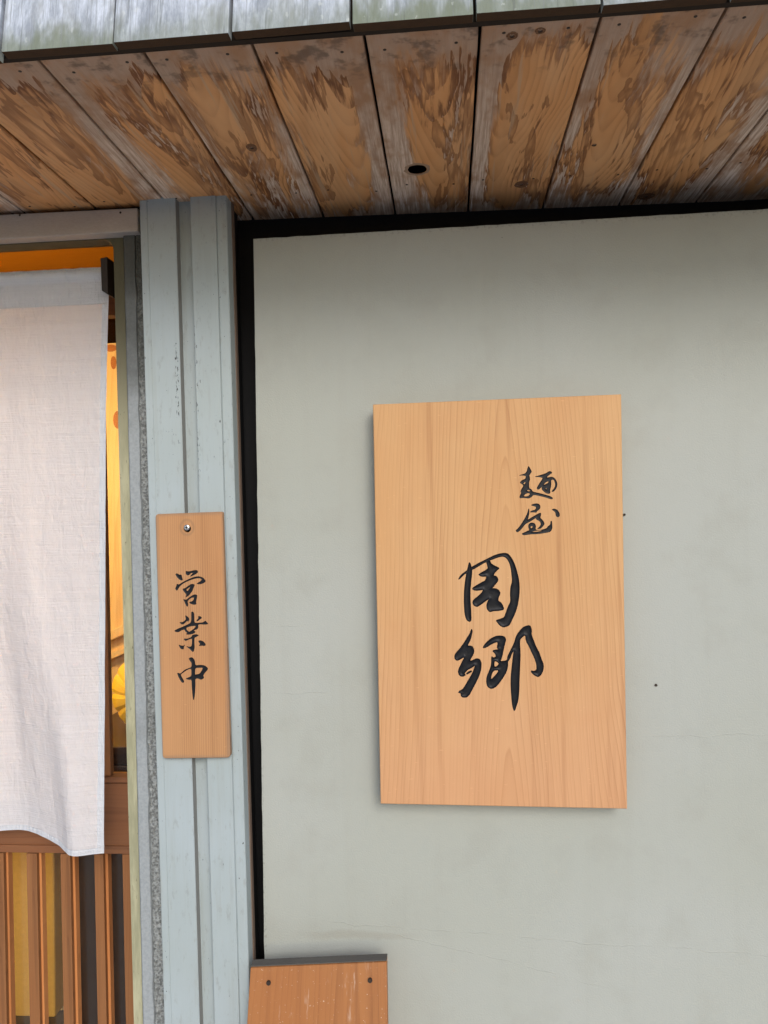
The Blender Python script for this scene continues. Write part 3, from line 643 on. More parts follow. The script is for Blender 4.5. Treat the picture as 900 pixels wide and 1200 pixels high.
# ochre half wall and dark cupboard seen through the lattice
p = at(65, 1010, Y=.46)
V, F = quadbox([np.array((-2.3, .46, 1.1)), np.array((p[0], .46, 1.1)), np.array((p[0]-.01, .46, .30)), np.array((-2.3, .46, .30))], .08)
o = obj('ochre_half_wall', V, F, MAT['ochre'], None, origin=(-1.6, .46, 0), bevel=.006)
props(o, 'ochre yellow plastered half wall behind the left bars of the door', 'wall')
zt = at(136, 874, Y=.42)[2]; x0 = at(78, 1100, Y=.42)[0]
cb = thing('cupboard', 'dark brown cupboard behind the right bars of the door', 'cupboard', ((x0-.1)/2, .6, 0))
obj('carcass', *box(x0+.01, -.25, .43, .8, .05, zt-.02), MAT['brown'], cb, bevel=.004)
obj('worktop', *box(x0-.01, -.23, .41, .82, zt-.02, zt), MAT['brown'], cb, bevel=.003)
for i in range(3):
    xa = x0+.02+i*.17
    dr = obj('cupboard_door', *box(xa, xa+.16, .415, .43, .12, zt-.05), MAT['brown'], cb, bevel=.003)
    obj('knob', *disc((xa+.13, .408, zt-.25), .01, 'y', 12, .006, depth=.007), MAT['steel'], dr)

# pendant lamp inside, hidden by the curtain
lp = thing('pendant_lamp', 'lit warm paper pendant lamp hanging inside behind the curtain', 'lamp', (-1.42, .34, 1.78))
V, F = [], []; NS = 20
for i in range(9):
    t = math.pi*(i+.4)/8.8; r_ = .10*math.sin(t)
    for j in range(NS): V.append((-1.42+r_*math.cos(2*math.pi*j/NS), .34+r_*math.sin(2*math.pi*j/NS), 1.78-.10*math.cos(t)))
for i in range(8):
    for j in range(NS): F.append((i*NS+j, i*NS+(j+1) % NS, (i+1)*NS+(j+1) % NS, (i+1)*NS+j))
obj('shade', V, F, MAT['lamp'], lp, smooth=True)
obj('cord', *box(-1.422, -1.418, .338, .342, 1.885, 2.42), MAT['dark'], lp)

# ------------------------------------------------------------------ facade wall right of the post
YP = 0.0
wl = thing('stucco_wall', 'grey green stucco wall panel set in a black reveal, behind the large sign', 'wall', (.5, .0, 0))
pTL, pTR = at(297, 280, Y=YP), at(900, 245, Y=YP); pBL = at(310, 1125, Y=YP)
# slightly uneven trowelled edges
top, left = [], []
def ext(p, q, x): t = (x-p[0])/(q[0]-p[0]); return p[2]+(q[2]-p[2])*t
XR = 1.6
N1 = 90
for i in range(N1+1):
    x = pTL[0]+(XR-pTL[0])*i/N1
    top.append((x, YP, ext(pTL, pTR, x)+(.0012*noise.noise((x*40, 0, 0)) if i else 0)))
zb = 0.02; dxz = (pBL[0]-pTL[0])/(pBL[2]-pTL[2])
for i in range(80):
    z = zb+(pTL[2]-zb)*i/80
    left.append((pTL[0]+(z-pTL[2])*dxz+.0011*noise.noise((0, 7, z*45)), YP, z))
outl = top+[(XR, YP, zb)]+left
V, F = [], []; n = len(outl)
V = [tuple(p) for p in outl]+[(p[0], YP+.022, p[2]) for p in outl]
for i in range(n): j = (i+1) % n; F.append((i, j, n+j, n+i))
for t in tessellate_polygon([[Vector((p[0], p[2], 0)) for p in outl]]): F.append(t)
obj('stucco_panel', V, F, MAT['panel'], wl, origin=(0, YP, 0))
bl, br = at(290, 258, Z=ZS), at(900, 234, Z=ZS)
def yb(x): return bl[1]+(br[1]-bl[1])*(x-bl[0])/(br[0]-bl[0])
V, F = quadbox([(-.62, yb(-.62), 2.5), (XR, yb(XR), 2.5), (XR, yb(XR), 0), (-.62, yb(-.62), 0)], .02)
obj('backing_board', V, F, MAT['black'], wl, bevel=.0)
obj('wall_core', *box(-.57, XR, .145, .165, 0, 2.5), MAT['black'], wl)

# small black nail left in the wall, right of the sign
p = at(732, 603, Y=YP-.004)
o = obj('nail', *disc(p, .0022, 'y', 10, .001, depth=.006), MAT['nail']); props(o, 'tiny dark nail in the stucco touching the right edge of the large sign', 'nail')
p = at(769, 803, Y=YP-.002)
o = obj('nail', *disc(p, .0026, 'y', 10, .0005, depth=.004), MAT['nail']); props(o, 'tiny rusty nail head alone in the stucco lower right of the large sign', 'nail')

# ------------------------------------------------------------------ painted post
YF = -.05
cTL, cTR, cBR, cBL = at(163, 240, Y=YF), at(265, 236, Y=YF), at(293, 1200, Y=YF), at(192, 1200, Y=YF)
def post(u, d, z):
    def on(a_, b_): t = (z-a_[2])/(b_[2]-a_[2]); return a_[0]+(b_[0]-a_[0])*t
    l, r_ = on(cTL, cBL), on(cTR, cBR)
    return (l+(r_-l)*u, YF+d, z)
ps = thing('door_post', 'grey green painted post with centre groove and chipped paint beside the doorway', 'post', (-.49, -.03, 0))
prof = [(0, .034), (0, .0035), (.008, .0022), (.082, .0022), (.09, .0030), (.096, 0.), (.410, 0.), (.418, .0012), (.423, .0185), (.43, .0195), (.583, .0195), (.588, .0185), (.590, .001),
        (.597, 0.), (.876, 0.), (.882, .0030), (.890, .0020), (.992, .0020), (1., .0035), (1., .034)]
zs = [0.0]+[0.05+i*.11 for i in range(20)]+[ZS+.004]
V = [post(u, d, z) for z in zs for u, d in prof]; m_ = len(prof)
F = [(i*m_+j, i*m_+j+1, (i+1)*m_+j+1, (i+1)*m_+j) for i in range(len(zs)-1) for j in range(m_-1)]
F += [(i*m_+m_-1, i*m_, (i+1)*m_, (i+1)*m_+m_-1) for i in range(len(zs)-1)]
F += [tuple(range(m_-1, -1, -1)), tuple((len(zs)-1)*m_+j for j in range(m_))]
pb_o = obj('post_body', V, F, MAT['post'], ps, origin=(-.49, YF, 0))
pb_o.data.materials.append(MAT['groove'])
for pg in pb_o.data.polygons:                 # the paint has gone from the left wall of the groove
    if pg.index % (m_-1) == 7 and pg.index < (len(zs)-1)*(m_-1): pg.material_index = 1
def strip(u0, d0, u1, d1, x_off=0.):
    V = []
    for z in (0., ZS):
        a_, b2 = post(u0, d0, z), post(u1, d0, z); V += [a_, b2, (b2[0], YF+d1, z), (a_[0], YF+d1, z)]
    return V, [(0, 3, 2, 1), (4, 5, 6, 7), (0, 1, 5, 4), (1, 2, 6, 5), (2, 3, 7, 6), (3, 0, 4, 7)]
obj('edge_strip', *strip(.93, .0345, 1.012, .048), MAT['rust'], ps)
obj('inner_stud', *strip(.05, .0485, .97, .10), MAT['black'], ps)
# the screw that carries the small sign
YS = YF-.013
p = at(218.7, 618.2, Y=YS-.003)
sc_ = obj('screw', *disc(p, .0053, 'y', 20, .0012, depth=.02), MAT['steel'], ps, smooth=False)
for (a_, b2) in ((.003, .0007), (.0007, .003)):
    obj('drive_slot', *box(p[0]-a_, p[0]+a_, p[1]-.0016, p[1]-.0008, p[2]-b2, p[2]+b2), MAT['black'], sc_)

# ------------------------------------------------------------------ jamb and door frame
YJ = -.022
jb = thing('concrete_jamb', 'narrow strip of rough washed concrete and smooth render beside the painted post', 'jamb', (-.61, -.02, 0))
def lnx(pa_, pb_, z, Y):
    a_, b2 = at(*pa_, Y=Y), at(*pb_, Y=Y); t = (z-a_[2])/(b2[2]-a_[2]); return a_[0]+(b2[0]-a_[0])*t
L_ol0 = ((132.7, 280), (156.7, 1190)); L_ol1 = ((144, 280), (166.7, 1190)); L_sm = ((157.5, 280), (180, 1190))
nz = 760; nxr = 16
V, F = [], []
for i in range(nz+1):
    z = 2.205*i/nz
    xa = lnx(*L_sm, z, YJ)+.0035*noise.noise((3, 1, z*26)); xb = post(0, 0, z)[0]+.003
    for j in range(nxr+1):
        x = xa+(xb-xa)*j/nxr
        h = abs(noise.noise((x*190, 2, z*190)))*.006-.003+noise.noise((x*420, 5, z*420))*.0018
        if j == 0: h = .004
        V.append((x, YJ+.004+h, z))
for i in range(nz):
    for j in range(nxr):
        k0 = i*(nxr+1)+j; F.append((k0, k0+1, k0+nxr+2, k0+nxr+1))
obj('rough_strip', V, F, MAT['rough'], jb, smooth=True)
V, F = [], []
for i in range(101):
    z = 2.205*i/100
    xa = lnx(*L_ol1, z, YJ); xb = lnx(*L_sm, z, YJ)-.001+.0025*noise.noise((3, 1, z*26))
    for x, y in ((xa+.0005, .05), (xa, YJ+.003), (xa+.003, YJ), (xb, YJ+.0012), (xb+.003, YJ+.012)):
        V.append((x+.0008*noise.noise((x*30, y*9, z*60)), y+(.0006*noise.noise((x*100, 1, z*50)) if y < 0 else 0), z))
for i in range(100):
    for j in range(4): k0 = i*5+j; F.append((k0, k0+1, k0+6, k0+5))
obj('smooth_strip', V, F, MAT['smooth'], jb)
V = []
for z in (0, 2.21):
    xa, xb = lnx(*L_ol1, z, YJ)+.004, post(0, 0, z)[0]+.02; V += [(xa, YJ+.010, z), (xb, YJ+.010, z), (xb, .16, z), (xa, .16, z)]
obj('jamb_core', V, [(0, 3, 2, 1), (4, 5, 6, 7), (0, 1, 5, 4), (1, 2, 6, 5), (2, 3, 7, 6), (3, 0, 4, 7)], MAT['smooth'], jb)

YFR = -.012
fr = thing('door_frame', 'olive painted door frame with a rounded upper corner under a grey metal lintel', 'frame', (-.66, 0, 0))
XL = -2.0
# frame as one L-shaped sheet: jamb leg and head, with a fillet in the corner
def fr_pt(px, py): return at(px, py, Y=YFR)
h0, h1 = fr_pt(0, 287.6), fr_pt(120, 280.6)
hb = lambda x: h0[2]+(h1[2]-h0[2])*(x-h0[0])/(h1[0]-h0[0])
zt_f = at(80, 268, Y=YFR)[2]+.01
cx = lnx(*L_ol0, hb(-.68), YFR)
rr_ = .022
inner = [(XL, hb(XL))]+[(cx-rr_+rr_*math.sin(t), hb(cx-rr_)-rr_+rr_*math.cos(t)) for t in [i*math.pi/16 for i in range(9)]]
inner += [(lnx(*L_ol0, z, YFR), z) for z in (1.9, 1.5, 1.1, .7, .3, 0)]
outer = [(XL, zt_f), (-1.2, zt_f), (cx-rr_, zt_f)]+[(lnx(*L_ol1, zt_f, YFR)+.001, zt_f)]*6+[(lnx(*L_ol1, zt_f, YFR)+.001, zt_f)]+[(lnx(*L_ol1, z, YFR)+.001, z) for z in (1.9, 1.5, 1.1, .7, .3, 0)]
outl = [(x, z) for x, z in inner]+[(x, z) for x, z in reversed([outer[0]]+[outer[9]]+outer[10:])]
V = [(x, YFR, z) for x, z in outl]+[(x, .022, z) for x, z in outl]; n = len(outl)
F = [(i, (i+1) % n, n+(i+1) % n, n+i) for i in range(n)]
T = tessellate_polygon([[Vector((x, z, 0)) for x, z in outl]])
F += [t for t in T]+[tuple(n+i for i in reversed(t)) for t in T]
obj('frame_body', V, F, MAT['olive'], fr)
YL = -.040
V, F = pxbox([(-520, 277), (161, 243.5), (161.5, 271), (-520, 309)], YL, .06)
lt = obj('lintel', V, F, MAT['lintel'], fr, bevel=.0025)
for px, py in ((23, 252), (141, 249)):
    obj('rivet', *disc(at(px, py, Y=YL-.0005), .0022, 'y', 10, .0006), MAT['nail'], lt)
o = obj('lintel_filler', *box(-2.3, -.57, -.02, .165, 2.225, 2.5), MAT['roof'], fr)
# left side of the doorway, outside the picture
o = obj('facade_wall', *box(-2.6, -2.0, -.02, .165, 0, 2.5), MAT['panel'], None); props(o, 'grey green stucco wall on the far left of the doorway', 'wall')

# ------------------------------------------------------------------ sliding door
YD = .17
dr = thing('sliding_door', 'varnished wooden lattice door with glass behind the white curtain', 'door', (-1.0, YD, 0))
def hrail(pyl, pyr, pyl2, pyr2, Y, dep, name, m, xr=-.60, bev=.002):
    a_, b2, c2, d2 = at(0, pyl, Y=Y), at(150, pyr, Y=Y), at(0, pyl2, Y=Y), at(150, pyr2, Y=Y)
    def z(p, q, x): return p[2]+(q[2]-p[2])*(x-p[0])/(q[0]-p[0])
    x0 = -1.95
    V, F = quadbox([(x0, Y, (a_[2]+b2[2])/2), (xr, Y, (a_[2]+b2[2])/2), (xr, Y, (c2[2]+d2[2])/2), (x0, Y, (c2[2]+d2[2])/2)], dep)
    return obj(name, V, F, m, dr, bevel=bev, origin=(-1.2, Y, (V[0][2]+V[3][2])/2))
zfix = lambda px, py, Y: at(px, py, Y=Y)[2]
def rail(name, zt_, zb_, Y, dep, m='doorh', bev=.002):
    return obj(name, *box(-1.95, -.60, Y, Y+dep, zb_, zt_), MAT[m], dr, bevel=bev, origin=(-1.2, Y, (zt_+zb_)/2))
rail('top_rail', zfix(134, 345, YD), zfix(134, 369, YD), YD, .03)
rail('head_rail', 2.40, 2.24, YD, .03)
rail('middle_rail', zfix(138, 918, YD), zfix(148, 992, YD)+.0005, YD, .03)
rail('ledge', zfix(138, 911, YD-.006), zfix(138, 917, YD-.006)-.001, YD-.006, .04)
rail('lower_ledge', zfix(148, 992, YD-.004), zfix(148, 1001, YD-.004), YD-.004, .034)
rail('bottom_rail', .18, .02, YD, .03)
zlb = zfix(148, 1001, YD)
def vbar(name, px0, px1, py, z0, z1, Y, dep, m='door'):
    xa, xb = at(px0, py, Y=Y)[0], at(px1, py, Y=Y)[0]
    return obj(name, *box(xa, xb, Y, Y+dep, z0, z1), MAT[m], dr, bevel=.0012, origin=((xa+xb)/2, Y, random.uniform(0, .8)))
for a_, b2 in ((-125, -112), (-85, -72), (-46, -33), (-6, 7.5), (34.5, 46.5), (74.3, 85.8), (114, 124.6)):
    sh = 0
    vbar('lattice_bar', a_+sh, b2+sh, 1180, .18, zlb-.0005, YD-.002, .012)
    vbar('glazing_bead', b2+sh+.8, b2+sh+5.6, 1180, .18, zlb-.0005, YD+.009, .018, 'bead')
vbar('stile', 147, 200, 1180, .02, zlb-.0005, YD, .03)
vbar('stile', 166, 200, 1180, zfix(138, 918, YD), 2.24, YD+.0005, .029)
vbar('glazing_bar', 120, 127.5, 800, zfix(138, 911, YD-.006)+.0005, zfix(134, 369, YD)-.0005, YD+.002, .016)
obj('lattice_glass', *box(-1.93, -.62, YD+.030, YD+.034, .19, zlb+.01), MAT['glass'], dr)
obj('upper_glass', *box(-1.93, -.62, YD+.019, YD+.023, zfix(138, 915, YD)+.001, zfix(134, 366, YD)), MAT['glass'], dr)

# ------------------------------------------------------------------ curtain
YC = .028
br_ = thing('curtain_bracket', 'dark square wooden bracket holding the right end of the curtain rod', 'bracket', tuple(at(124, 345, Y=-.004)))
V, F = pxbox([(117.5, 302.5), (125.5, 301), (126.5, 344.5), (119, 340.5)], .0, .036)
obj('block', V, F, MAT['dark'], br_, bevel=.0012)
pR = at(121, 322, Y=YC+.008)
V, F = [], []; N_ = 14
for x in (-1.9, pR[0]+.012):
    for j in range(N_): V.append((x, YC+.010+.010*math.cos(2*math.pi*j/N_), pR[2]-.004+.010*math.sin(2*math.pi*j/N_)))
F = [(j, (j+1) % N_, N_+(j+1) % N_, N_+j) for j in range(N_)]+[tuple(range(N_)), tuple(range(2*N_-1, N_-1, -1))]
o = obj('curtain_rod', V, F, MAT['dark']); props(o, 'dark wooden rod inside the top pocket of the white curtain', 'rod')

nr = thing('noren_curtain', 'off-white linen shop curtain hanging in the doorway, lit warm from inside', 'curtain', tuple(at(60, 1000, Y=YC)))
eT, eM, eB = at(128.5, 313.5, Y=YC), at(127, 356, Y=YC), at(121.5, 1000, Y=YC)
def smooth(t): t = max(0., min(1., t)); return t*t*(3-2*t)
ZT, ZB = eT[2], eB[2]
def edge_x(z):
    if z > eM[2]: t = (z-eM[2])/(eT[2]-eM[2]); return eM[0]+(eT[0]-eM[0])*t
    t = (eM[2]-z)/(eM[2]-eB[2]); return eM[0]+(eB[0]-eM[0])*(t+.25*math.sin(t*math.pi)*.35) - .0012*math.sin(t*9)
def cl(q, z, off=0.):
    """curtain surface: q metres left of the right edge, height z"""
    t = (ZT-z)/(ZT-ZB)
    x = edge_x(z)-q
    w = smooth((t-.15)/.85)**1.2
    qf = .215-.125*smooth((t-.35)/.65)
    y = YC+.062*w*smooth((q-qf+.04)/.15)-.03*w*math.exp(-((q-qf+.03)/.03)**2)*.35
    y -= .07*w*smooth((q-qf-.17)/.12)
    y += .004*w*math.sin(q*55+t*2)
    y += .0035*noise.noise((q*16, t*3.2, 1))*min(1, t*6)+.0017*noise.noise((q*45, t*14, 3))+.0007*noise.noise((q*110, t*45, 8))
    zp = (ZT-z)
    if zp < .028: y += -.003-.010*math.sin(math.pi*min(1, (zp+.004)/.032))+.004
    if zp < .07: y += .0012*noise.noise((q*120, zp*25, 4))
    if zp < .0005: z += .001*noise.noise((q*60, 0, 0))
    z += .020*smooth((q-.05)/.16)*max(0., (t-.55)/.45)**2
    return (x, y-off, z)
def sheet(name, q0, q1, z0, z1, nq, nz_, m, off=0.):
    V = [cl(q0+(q1-q0)*j/nq, z0+(z1-z0)*i/nz_, off) for i in range(nz_+1) for j in range(nq+1)]
    F = [(i*(nq+1)+j, i*(nq+1)+j+1, (i+1)*(nq+1)+j+1, (i+1)*(nq+1)+j) for i in range(nz_) for j in range(nq)]
    return obj(name, V, F, MAT[m], nr, smooth=True)
QW = .62
sheet('cloth', 0, QW, ZB, ZT, 200, 360, 'cloth')
zp_ = eM[2]
sheet('header_pocket', -.0005, QW, zp_, ZT+.0008, 200, 30, 'hem', .0012)
sheet('side_hem', -.0006, .0125, ZB+.012, zp_-.0008, 4, 360, 'hem', .0011)
sheet('bottom_hem', -.0006, QW, ZB-.0006, ZB+.0115, 220, 4, 'hem', .0013)

# ------------------------------------------------------------------ eave
ev = thing('eave', 'deep wooden eave with weathered brown soffit boards and silvered boards along its edge', 'eave', (.1, -.25, ZS))
PW = .1475; Y0, Y1 = -.512, .125; LP = Y1-Y0
seams = [-.5395, -.3925, -.2445, -.0945, .0567, .2105, .3665, .5225]
while seams[-1] < 1.3: seams.append(seams[-1]+.153)
while seams[0] > -1.5: seams.insert(0, seams[0]-.148)
def plank(x0, x1, hole=None):
    """one soffit board; local x across, y along; a real opening where a knot fell out"""
    cx_, cy_ = (x0+x1)/2, (Y0+Y1)/2; g_ = .0022
    ol = []
    xa, xb = x0+g_, x1-g_
    for t in range(13): ol.append((xa+.0009*noise.noise((xa*9, t*.8, 0)), Y0+LP*t/12))
    for t in range(13): ol.append((xb+.0009*noise.noise((xb*9, (12-t)*.8, 4)), Y1-LP*t/12))
    n = len(ol); ch = .0016
    def shr(x, y, k_): return (x+(k_ if x < cx_ else -k_), y+(k_ if y < cy_ else -k_))
    V = [(*shr(x, y, ch), ZS) for x, y in ol]+[(x, y, ZS+ch) for x, y in ol]+[(x, y, ZS+.014) for x, y in ol]
    F = []
    for i in range(n):
        j = (i+1) % n; F += [(i, j, n+j, n+i), (n+i, n+j, 2*n+j, 2*n+i)]
    loops = [[Vector((v[0], v[1], 0)) for v in V[:n]]]; idx = list(range(n))
    if hole:
        hx, hy, rx, ry = hole; H = []
        for q in range(18):
            an = 2*math.pi*q/18; w = 1+.10*noise.noise((math.cos(an)*2, math.sin(an)*2, 5)); H.append((hx+rx*math.cos(an)*w, hy+ry*math.sin(an)*w))
        b0 = len(V); V += [(x, y, ZS) for x, y in H]+[(hx+(x-hx)*2.1, hy+(y-hy)*2.1, ZS+.011) for x, y in H]
        F += [(b0+i, b0+(i+1) % 18, b0+18+(i+1) % 18, b0+18+i) for i in range(18)]
        loops.append([Vector((x, y, 0)) for x, y in H]); idx += list(range(b0, b0+18))
    for t in tessellate_polygon(loops): F.append(tuple(idx[i] for i in t))
    return V, F, (cx_, cy_, ZS)
hp = at(489, 198.5, Z=ZS)
knots = [(at(611, 216, Z=ZS), .013, .015), (at(295, 173, Z=ZS), .009, .014), (at(757, 230, Z=ZS), .017, .015), (at(600, 42, Z=ZS), .008, .009), (at(696, 170, Z=ZS), .004, .005), (at(633, 36, Z=ZS), .007, .007)]
nail0 = None
for i in range(len(seams)-1):
    x0, x1 = seams[i], seams[i+1]
    hole = (hp[0], hp[1], .0175, .0185) if x0 < hp[0] < x1 else None
    V, F, org = plank(x0, x1, hole)
    pl = obj('soffit_board', V, F, MAT['soffit'], ev, origin=org)
    for sx, yy in ((x0+.03, Y0+.033), (x1-.034, Y0+.03), (x0+.028, -.045), (x1-.03, -.03)):
        nx_, ny_ = sx+random.uniform(-.006, .006), yy+random.uniform(-.01, .01)
        if nail0 is None:
            nail0 = obj('nail', *disc((0, 0, -.0004), .0024, 'z', 10, .0003, depth=.002), MAT['nail'], pl, origin=(0, 0, 0))
            nail0.location = Vector((nx_, ny_, ZS))-Vector(org)
        else:
            q = nail0.copy(); COL.objects.link(q); q.parent = pl; q.location = Vector((nx_, ny_, ZS))-Vector(org)
    if hole:                                  # pale worn rim round the open knot hole
        H = [(w, math.cos(an), math.sin(an)) for an in [2*math.pi*q/36 for q in range(36)] for w in [1+.10*noise.noise((math.cos(an)*2, math.sin(an)*2, 5))]]
        V = [(hp[0]+.0182*c_*w, hp[1]+.0192*s_*w, ZS-.0006) for w, c_, s_ in H]+[(hp[0]+c_*(.0235+.004*noise.noise((c_*3, s_*3, 1))), hp[1]+s_*(.025+.004*noise.noise((c_*3, s_*3, 2))), ZS-.0001) for w, c_, s_ in H]
        V += [(hp[0]+.0182*c_*w, hp[1]+.0192*s_*w, ZS+.001) for w, c_, s_ in H]
        F = [(q, (q+1) % 36, 36+(q+1) % 36, 36+q) for q in range(36)]+[(q, (q+1) % 36, 72+(q+1) % 36, 72+q) for q in range(36)]
        obj('knot_rim', V, F, MAT['rim'], pl)
    for kp, rx, ry in knots:
        if x0 < kp[0] < x1:
            V, F = disc((kp[0], kp[1], ZS-.0003), ry, 'z', 22, .0005, rx=rx)
            V = [(x+.0012*noise.noise((x*300, y*300, 1)), y+.0016*noise.noise((x*300, y*300, 4)), z) for x, y, z in V]
            obj('knot', V, F, MAT['knot'], pl, origin=(kp[0], kp[1], ZS))
# edge boards hanging over the eave line
fs = [.0485+.1555*i for i in range(-9, 9)]
for i in range(len(fs)-1):
    j1, j2 = random.uniform(-.0015, .0015), random.uniform(-.002, .002)
    x0, x1 = fs[i]+.0020, fs[i+1]-.0020
    zb_ = 2.2245+j2; yb_ = -.541+random.uniform(-.003, .003); lean = .05+random.uniform(-.006, .006)
    if i == 4: zb_ -= .007
    V = []; dz = random.uniform(-.002, .002)
    for z, yo in ((0, 0), (.30, lean)):
        V += [(x0, yb_+yo, zb_+z), (x1, yb_+yo, zb_+z+(dz if z == 0 else 0)), (x1, yb_+yo+.017, zb_+z+(dz if z == 0 else 0)), (x0, yb_+yo+.017, zb_+z)]
    obj('edge_board', V, [(0, 3, 2, 1), (4, 5, 6, 7), (0, 1, 5, 4), (1, 2, 6, 5), (2, 3, 7, 6), (3, 0, 4, 7)], MAT['fascia'], ev, origin=((x0+x1)/2, yb_, zb_), bevel=.0013)
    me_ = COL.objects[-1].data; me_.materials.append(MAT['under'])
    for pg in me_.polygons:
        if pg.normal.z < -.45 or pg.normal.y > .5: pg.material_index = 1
obj('edge_batten', *box(-1.5, 1.45, -.519, -.509, ZS-.003, ZS+.06), MAT['roof'], ev)
V = [(-1.55, -.50, ZS+.02), (1.6, -.50, ZS+.02), (1.6, .2, ZS+.02), (-1.55, .2, ZS+.02)]
V, F = box(-1.55, 1.6, -.508, .045, ZS+.06, ZS+.08)
obj('roof_deck', V, F, MAT['black'], ev)  # deck coloured black to give the dark void seen through the knot hole
V = [(-2.6, -.50, 2.50), (1.75, -.50, 2.50), (1.75, 2.6, 3.1), (-2.6, 2.6, 3.1)]; V += [(x, y, z+.03) for x, y, z in V]
obj('roof_sheet', V, [(0, 3, 2, 1), (4, 5, 6, 7), (0, 1, 5, 4), (1, 2, 6, 5), (2, 3, 7, 6), (3, 0, 4, 7)], MAT['roof'], ev)

# ------------------------------------------------------------------ large sign
YM = -.052
c4 = [at(437, 474, Y=YM), at(728, 462, Y=YM), at(735, 948, Y=YM), at(446, 942, Y=YM)]
ms = thing('shop_sign', 'large pale wooden shop board with four carved black characters on the stucco wall', 'sign', tuple((c4[2]+c4[3])/2))
z1_, h1_ = carve((603, 541, 659, 587.5), .32, [MEN], YM, ms, cap=.0012)
z2_, h2_ = carve((600, 587.5, 659, 632), .32, [YA], YM, ms, cap=.0012)
z3_, h3_ = carve((530, 642, 644, 840), .5, [ZHOU, XIANG], YM, ms, cap=.0036, bold=.5)
hh1 = [h1_[0], h1_[1], h2_[1], h2_[2], h2_[3], h2_[0], h1_[3]]     # two stacked zones share one hole
hh1 = [at(603, 541, Y=YM), at(659, 541, Y=YM), at(659, 587.5, Y=YM), at(659, 632, Y=YM), at(600, 632, Y=YM), at(600, 587.5, Y=YM), at(603, 587.5, Y=YM)]
V, F = board([tuple(p) for p in c4], .030, .0012, [[tuple(p) for p in hh1], [tuple(p) for p in h3_]])
V, F = joinvf((V, F), z1_, z2_, z3_)
obj('board', V, F, MAT['main'], ms, origin=tuple((c4[0]+c4[1]+c4[2]+c4[3])/4+np.array((.02, 0, -.05))))
for px in (480, 690):
    for py in (520, 890):
        p = at(px, py, Y=YM+.03); obj('spacer', *box(p[0]-.015, p[0]+.015, YM+.0305, -.0005, p[2]-.015, p[2]+.015), MAT['dark'], ms)

# ------------------------------------------------------------------ small sign on the post
c4 = [at(182, 602.5, Y=YS), at(260.5, 599.5, Y=YS), at(270, 888, Y=YS), at(190.5, 889, Y=YS)]
ss_ = thing('open_sign', 'narrow wooden plaque with three carved black characters hung on the painted post', 'sign', tuple((c4[2]+c4[3])/2))
zA, hA = carve((202, 662, 246, 712.5), .32, [EI], YS, ss_, cap=.0010)
zB, hB = carve((202, 712.5, 246, 766.5), .32, [GYO], YS, ss_, cap=.0010)
zC, hC = carve((202, 766.5, 246, 826), .32, [CHU], YS, ss_, cap=.0012)
hh = [at(202, 662, Y=YS), at(246, 662, Y=YS), at(246, 712.5, Y=YS), at(246, 766.5, Y=YS), at(246, 826, Y=YS), at(202, 826, Y=YS), at(202, 766.5, Y=YS), at(202, 712.5, Y=YS)]
hc = at(219.6, 619.6, Y=YS); ring = [(hc[0]+.0071*math.cos(t), YS, hc[2]+.0071*math.sin(t)) for t in [2*math.pi*i/20 for i in range(20)]]
ol = round_outline([tuple(p) for p in c4], [.007, .004, .008, .007])
V, F = board(ol, .0115, .0011, [[tuple(p) for p in hh], ring])
tube = ([p for p in ring]+[(p[0], YS+.0114, p[2]) for p in ring], [(i, (i+1) % 20, 20+(i+1) % 20, 20+i) for i in range(20)])
V, F = joinvf((V, F), zA, zB, zC, tube)
obj('board', V, F, MAT['small'], ss_, origin=tuple((c4[0]+c4[1]+c4[2]+c4[3])/4))
plug = [(hc[0]+.0070*math.cos(t), YS+.0085, hc[2]+.0070*math.sin(t)) for t in [2*math.pi*i/20 for i in range(20)]]
obj('hole_shade', plug+[(x, y+.002, z) for x, y, z in plug], [tuple(range(20)), tuple(range(39, 19, -1))]+[(i, (i+1) % 20, 20+(i+1) % 20, 20+i) for i in range(20)], MAT['black'], ss_)  # black disc stands for the shade deep in the screw hole

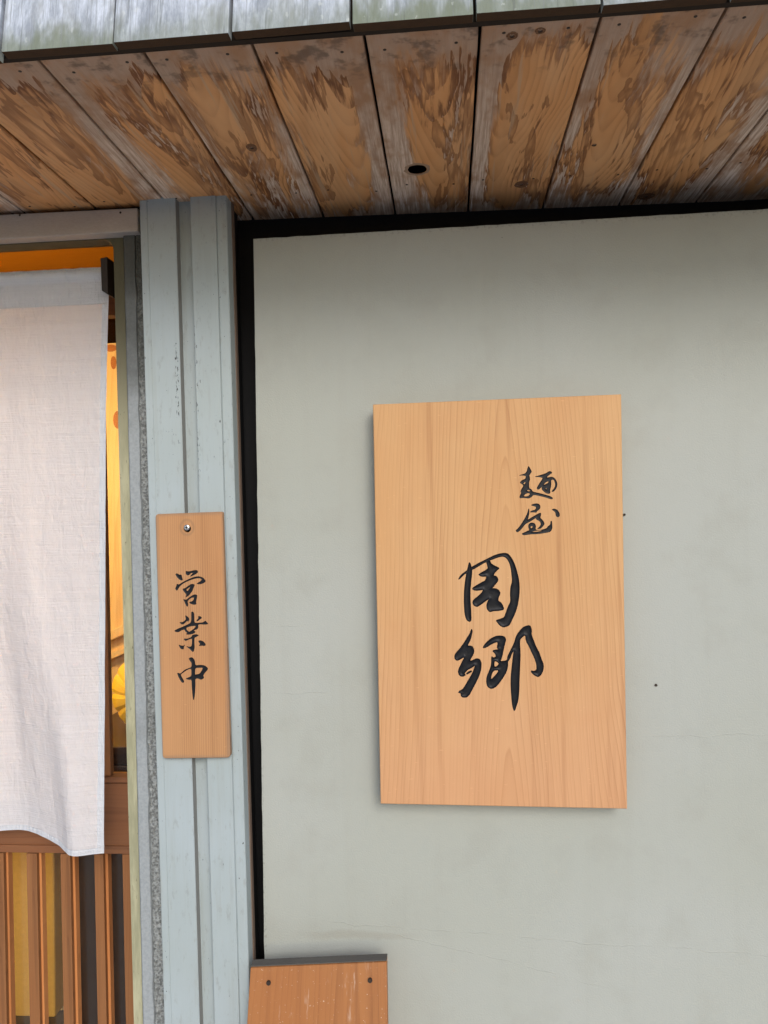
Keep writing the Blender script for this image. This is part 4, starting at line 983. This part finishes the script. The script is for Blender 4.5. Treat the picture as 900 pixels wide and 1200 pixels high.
# ------------------------------------------------------------------ board at the foot of the picture
YW = -.075
t4 = [at(293.5, 1134.5, Y=YW), at(453, 1127.5, Y=YW)]
ls = thing('wooden_board', 'worn orange brown wooden board with dark top edge, lower centre in front of the wall', 'board', ((t4[0][0]+t4[1][0])/2, YW+.02, t4[0][2]-.5))
lean = .035
b4 = [(t4[1][0]+.010, YW-lean*5, t4[1][2]-.62), (t4[0][0]-.014, YW-lean*5, t4[0][2]-.62)]
fr4 = [Vector(t4[0]), Vector(t4[1]), Vector(b4[0]), Vector(b4[1])]
bk = Vector((0, .020, .002))
V = [tuple(p) for p in fr4]+[tuple(p+bk) for p in fr4]
bd = obj('board', V, [(3, 2, 1, 0), (4, 5, 6, 7), (0, 1, 5, 4), (1, 2, 6, 5), (2, 3, 7, 6), (3, 0, 4, 7)], MAT['low'], ls, bevel=.0012, origin=tuple(t4[0]))
up = Vector((0, 0, .0006))
V = [tuple(fr4[0]+up+Vector((0, .003, 0))), tuple(fr4[1]+up+Vector((0, .003, 0))), tuple(fr4[1]+bk+up), tuple(fr4[0]+bk+up)]
V += [(x, y, z+.002) for x, y, z in V]
obj('top_edge', V, [(0, 3, 2, 1), (4, 5, 6, 7), (0, 1, 5, 4), (1, 2, 6, 5), (2, 3, 7, 6), (3, 0, 4, 7)], MAT['grime'], ls)
sl_ = (b4[0][1]-t4[1][1])/(b4[0][2]-t4[1][2])
for px, py in ((314.5, 1152.5), (433.5, 1149.5)):
    p = at(px, py, Y=YW); tz = t4[0][2]+(t4[1][2]-t4[0][2])*(p[0]-t4[0][0])/(t4[1][0]-t4[0][0]); p = at(px, py, Y=YW+sl_*(p[2]-tz)-.0012)
    obj('screw_hole', *disc(p, .0042, 'y', 14, -.0002, depth=.004), MAT['nail'], bd)
for sx in (t4[0][0]+.02, t4[1][0]-.05):
    V = [(sx, YW+.0265, t4[0][2]-.02), (sx+.03, YW+.0265, t4[0][2]-.02), (sx+.03, YW+.045, t4[0][2]-.02), (sx, YW+.045, t4[0][2]-.02)]
    V += [(x, y-.02+.05*(y > YW+.03)*0, 0.) for x, y, z in V]
    V[4:] = [(sx, -.03, 0), (sx+.03, -.03, 0), (sx+.03, -.008, 0), (sx, -.008, 0)]
    obj('leg', V, [(3, 2, 1, 0), (4, 5, 6, 7), (0, 1, 5, 4), (1, 2, 6, 5), (2, 3, 7, 6), (3, 0, 4, 7)], MAT['low'], ls)
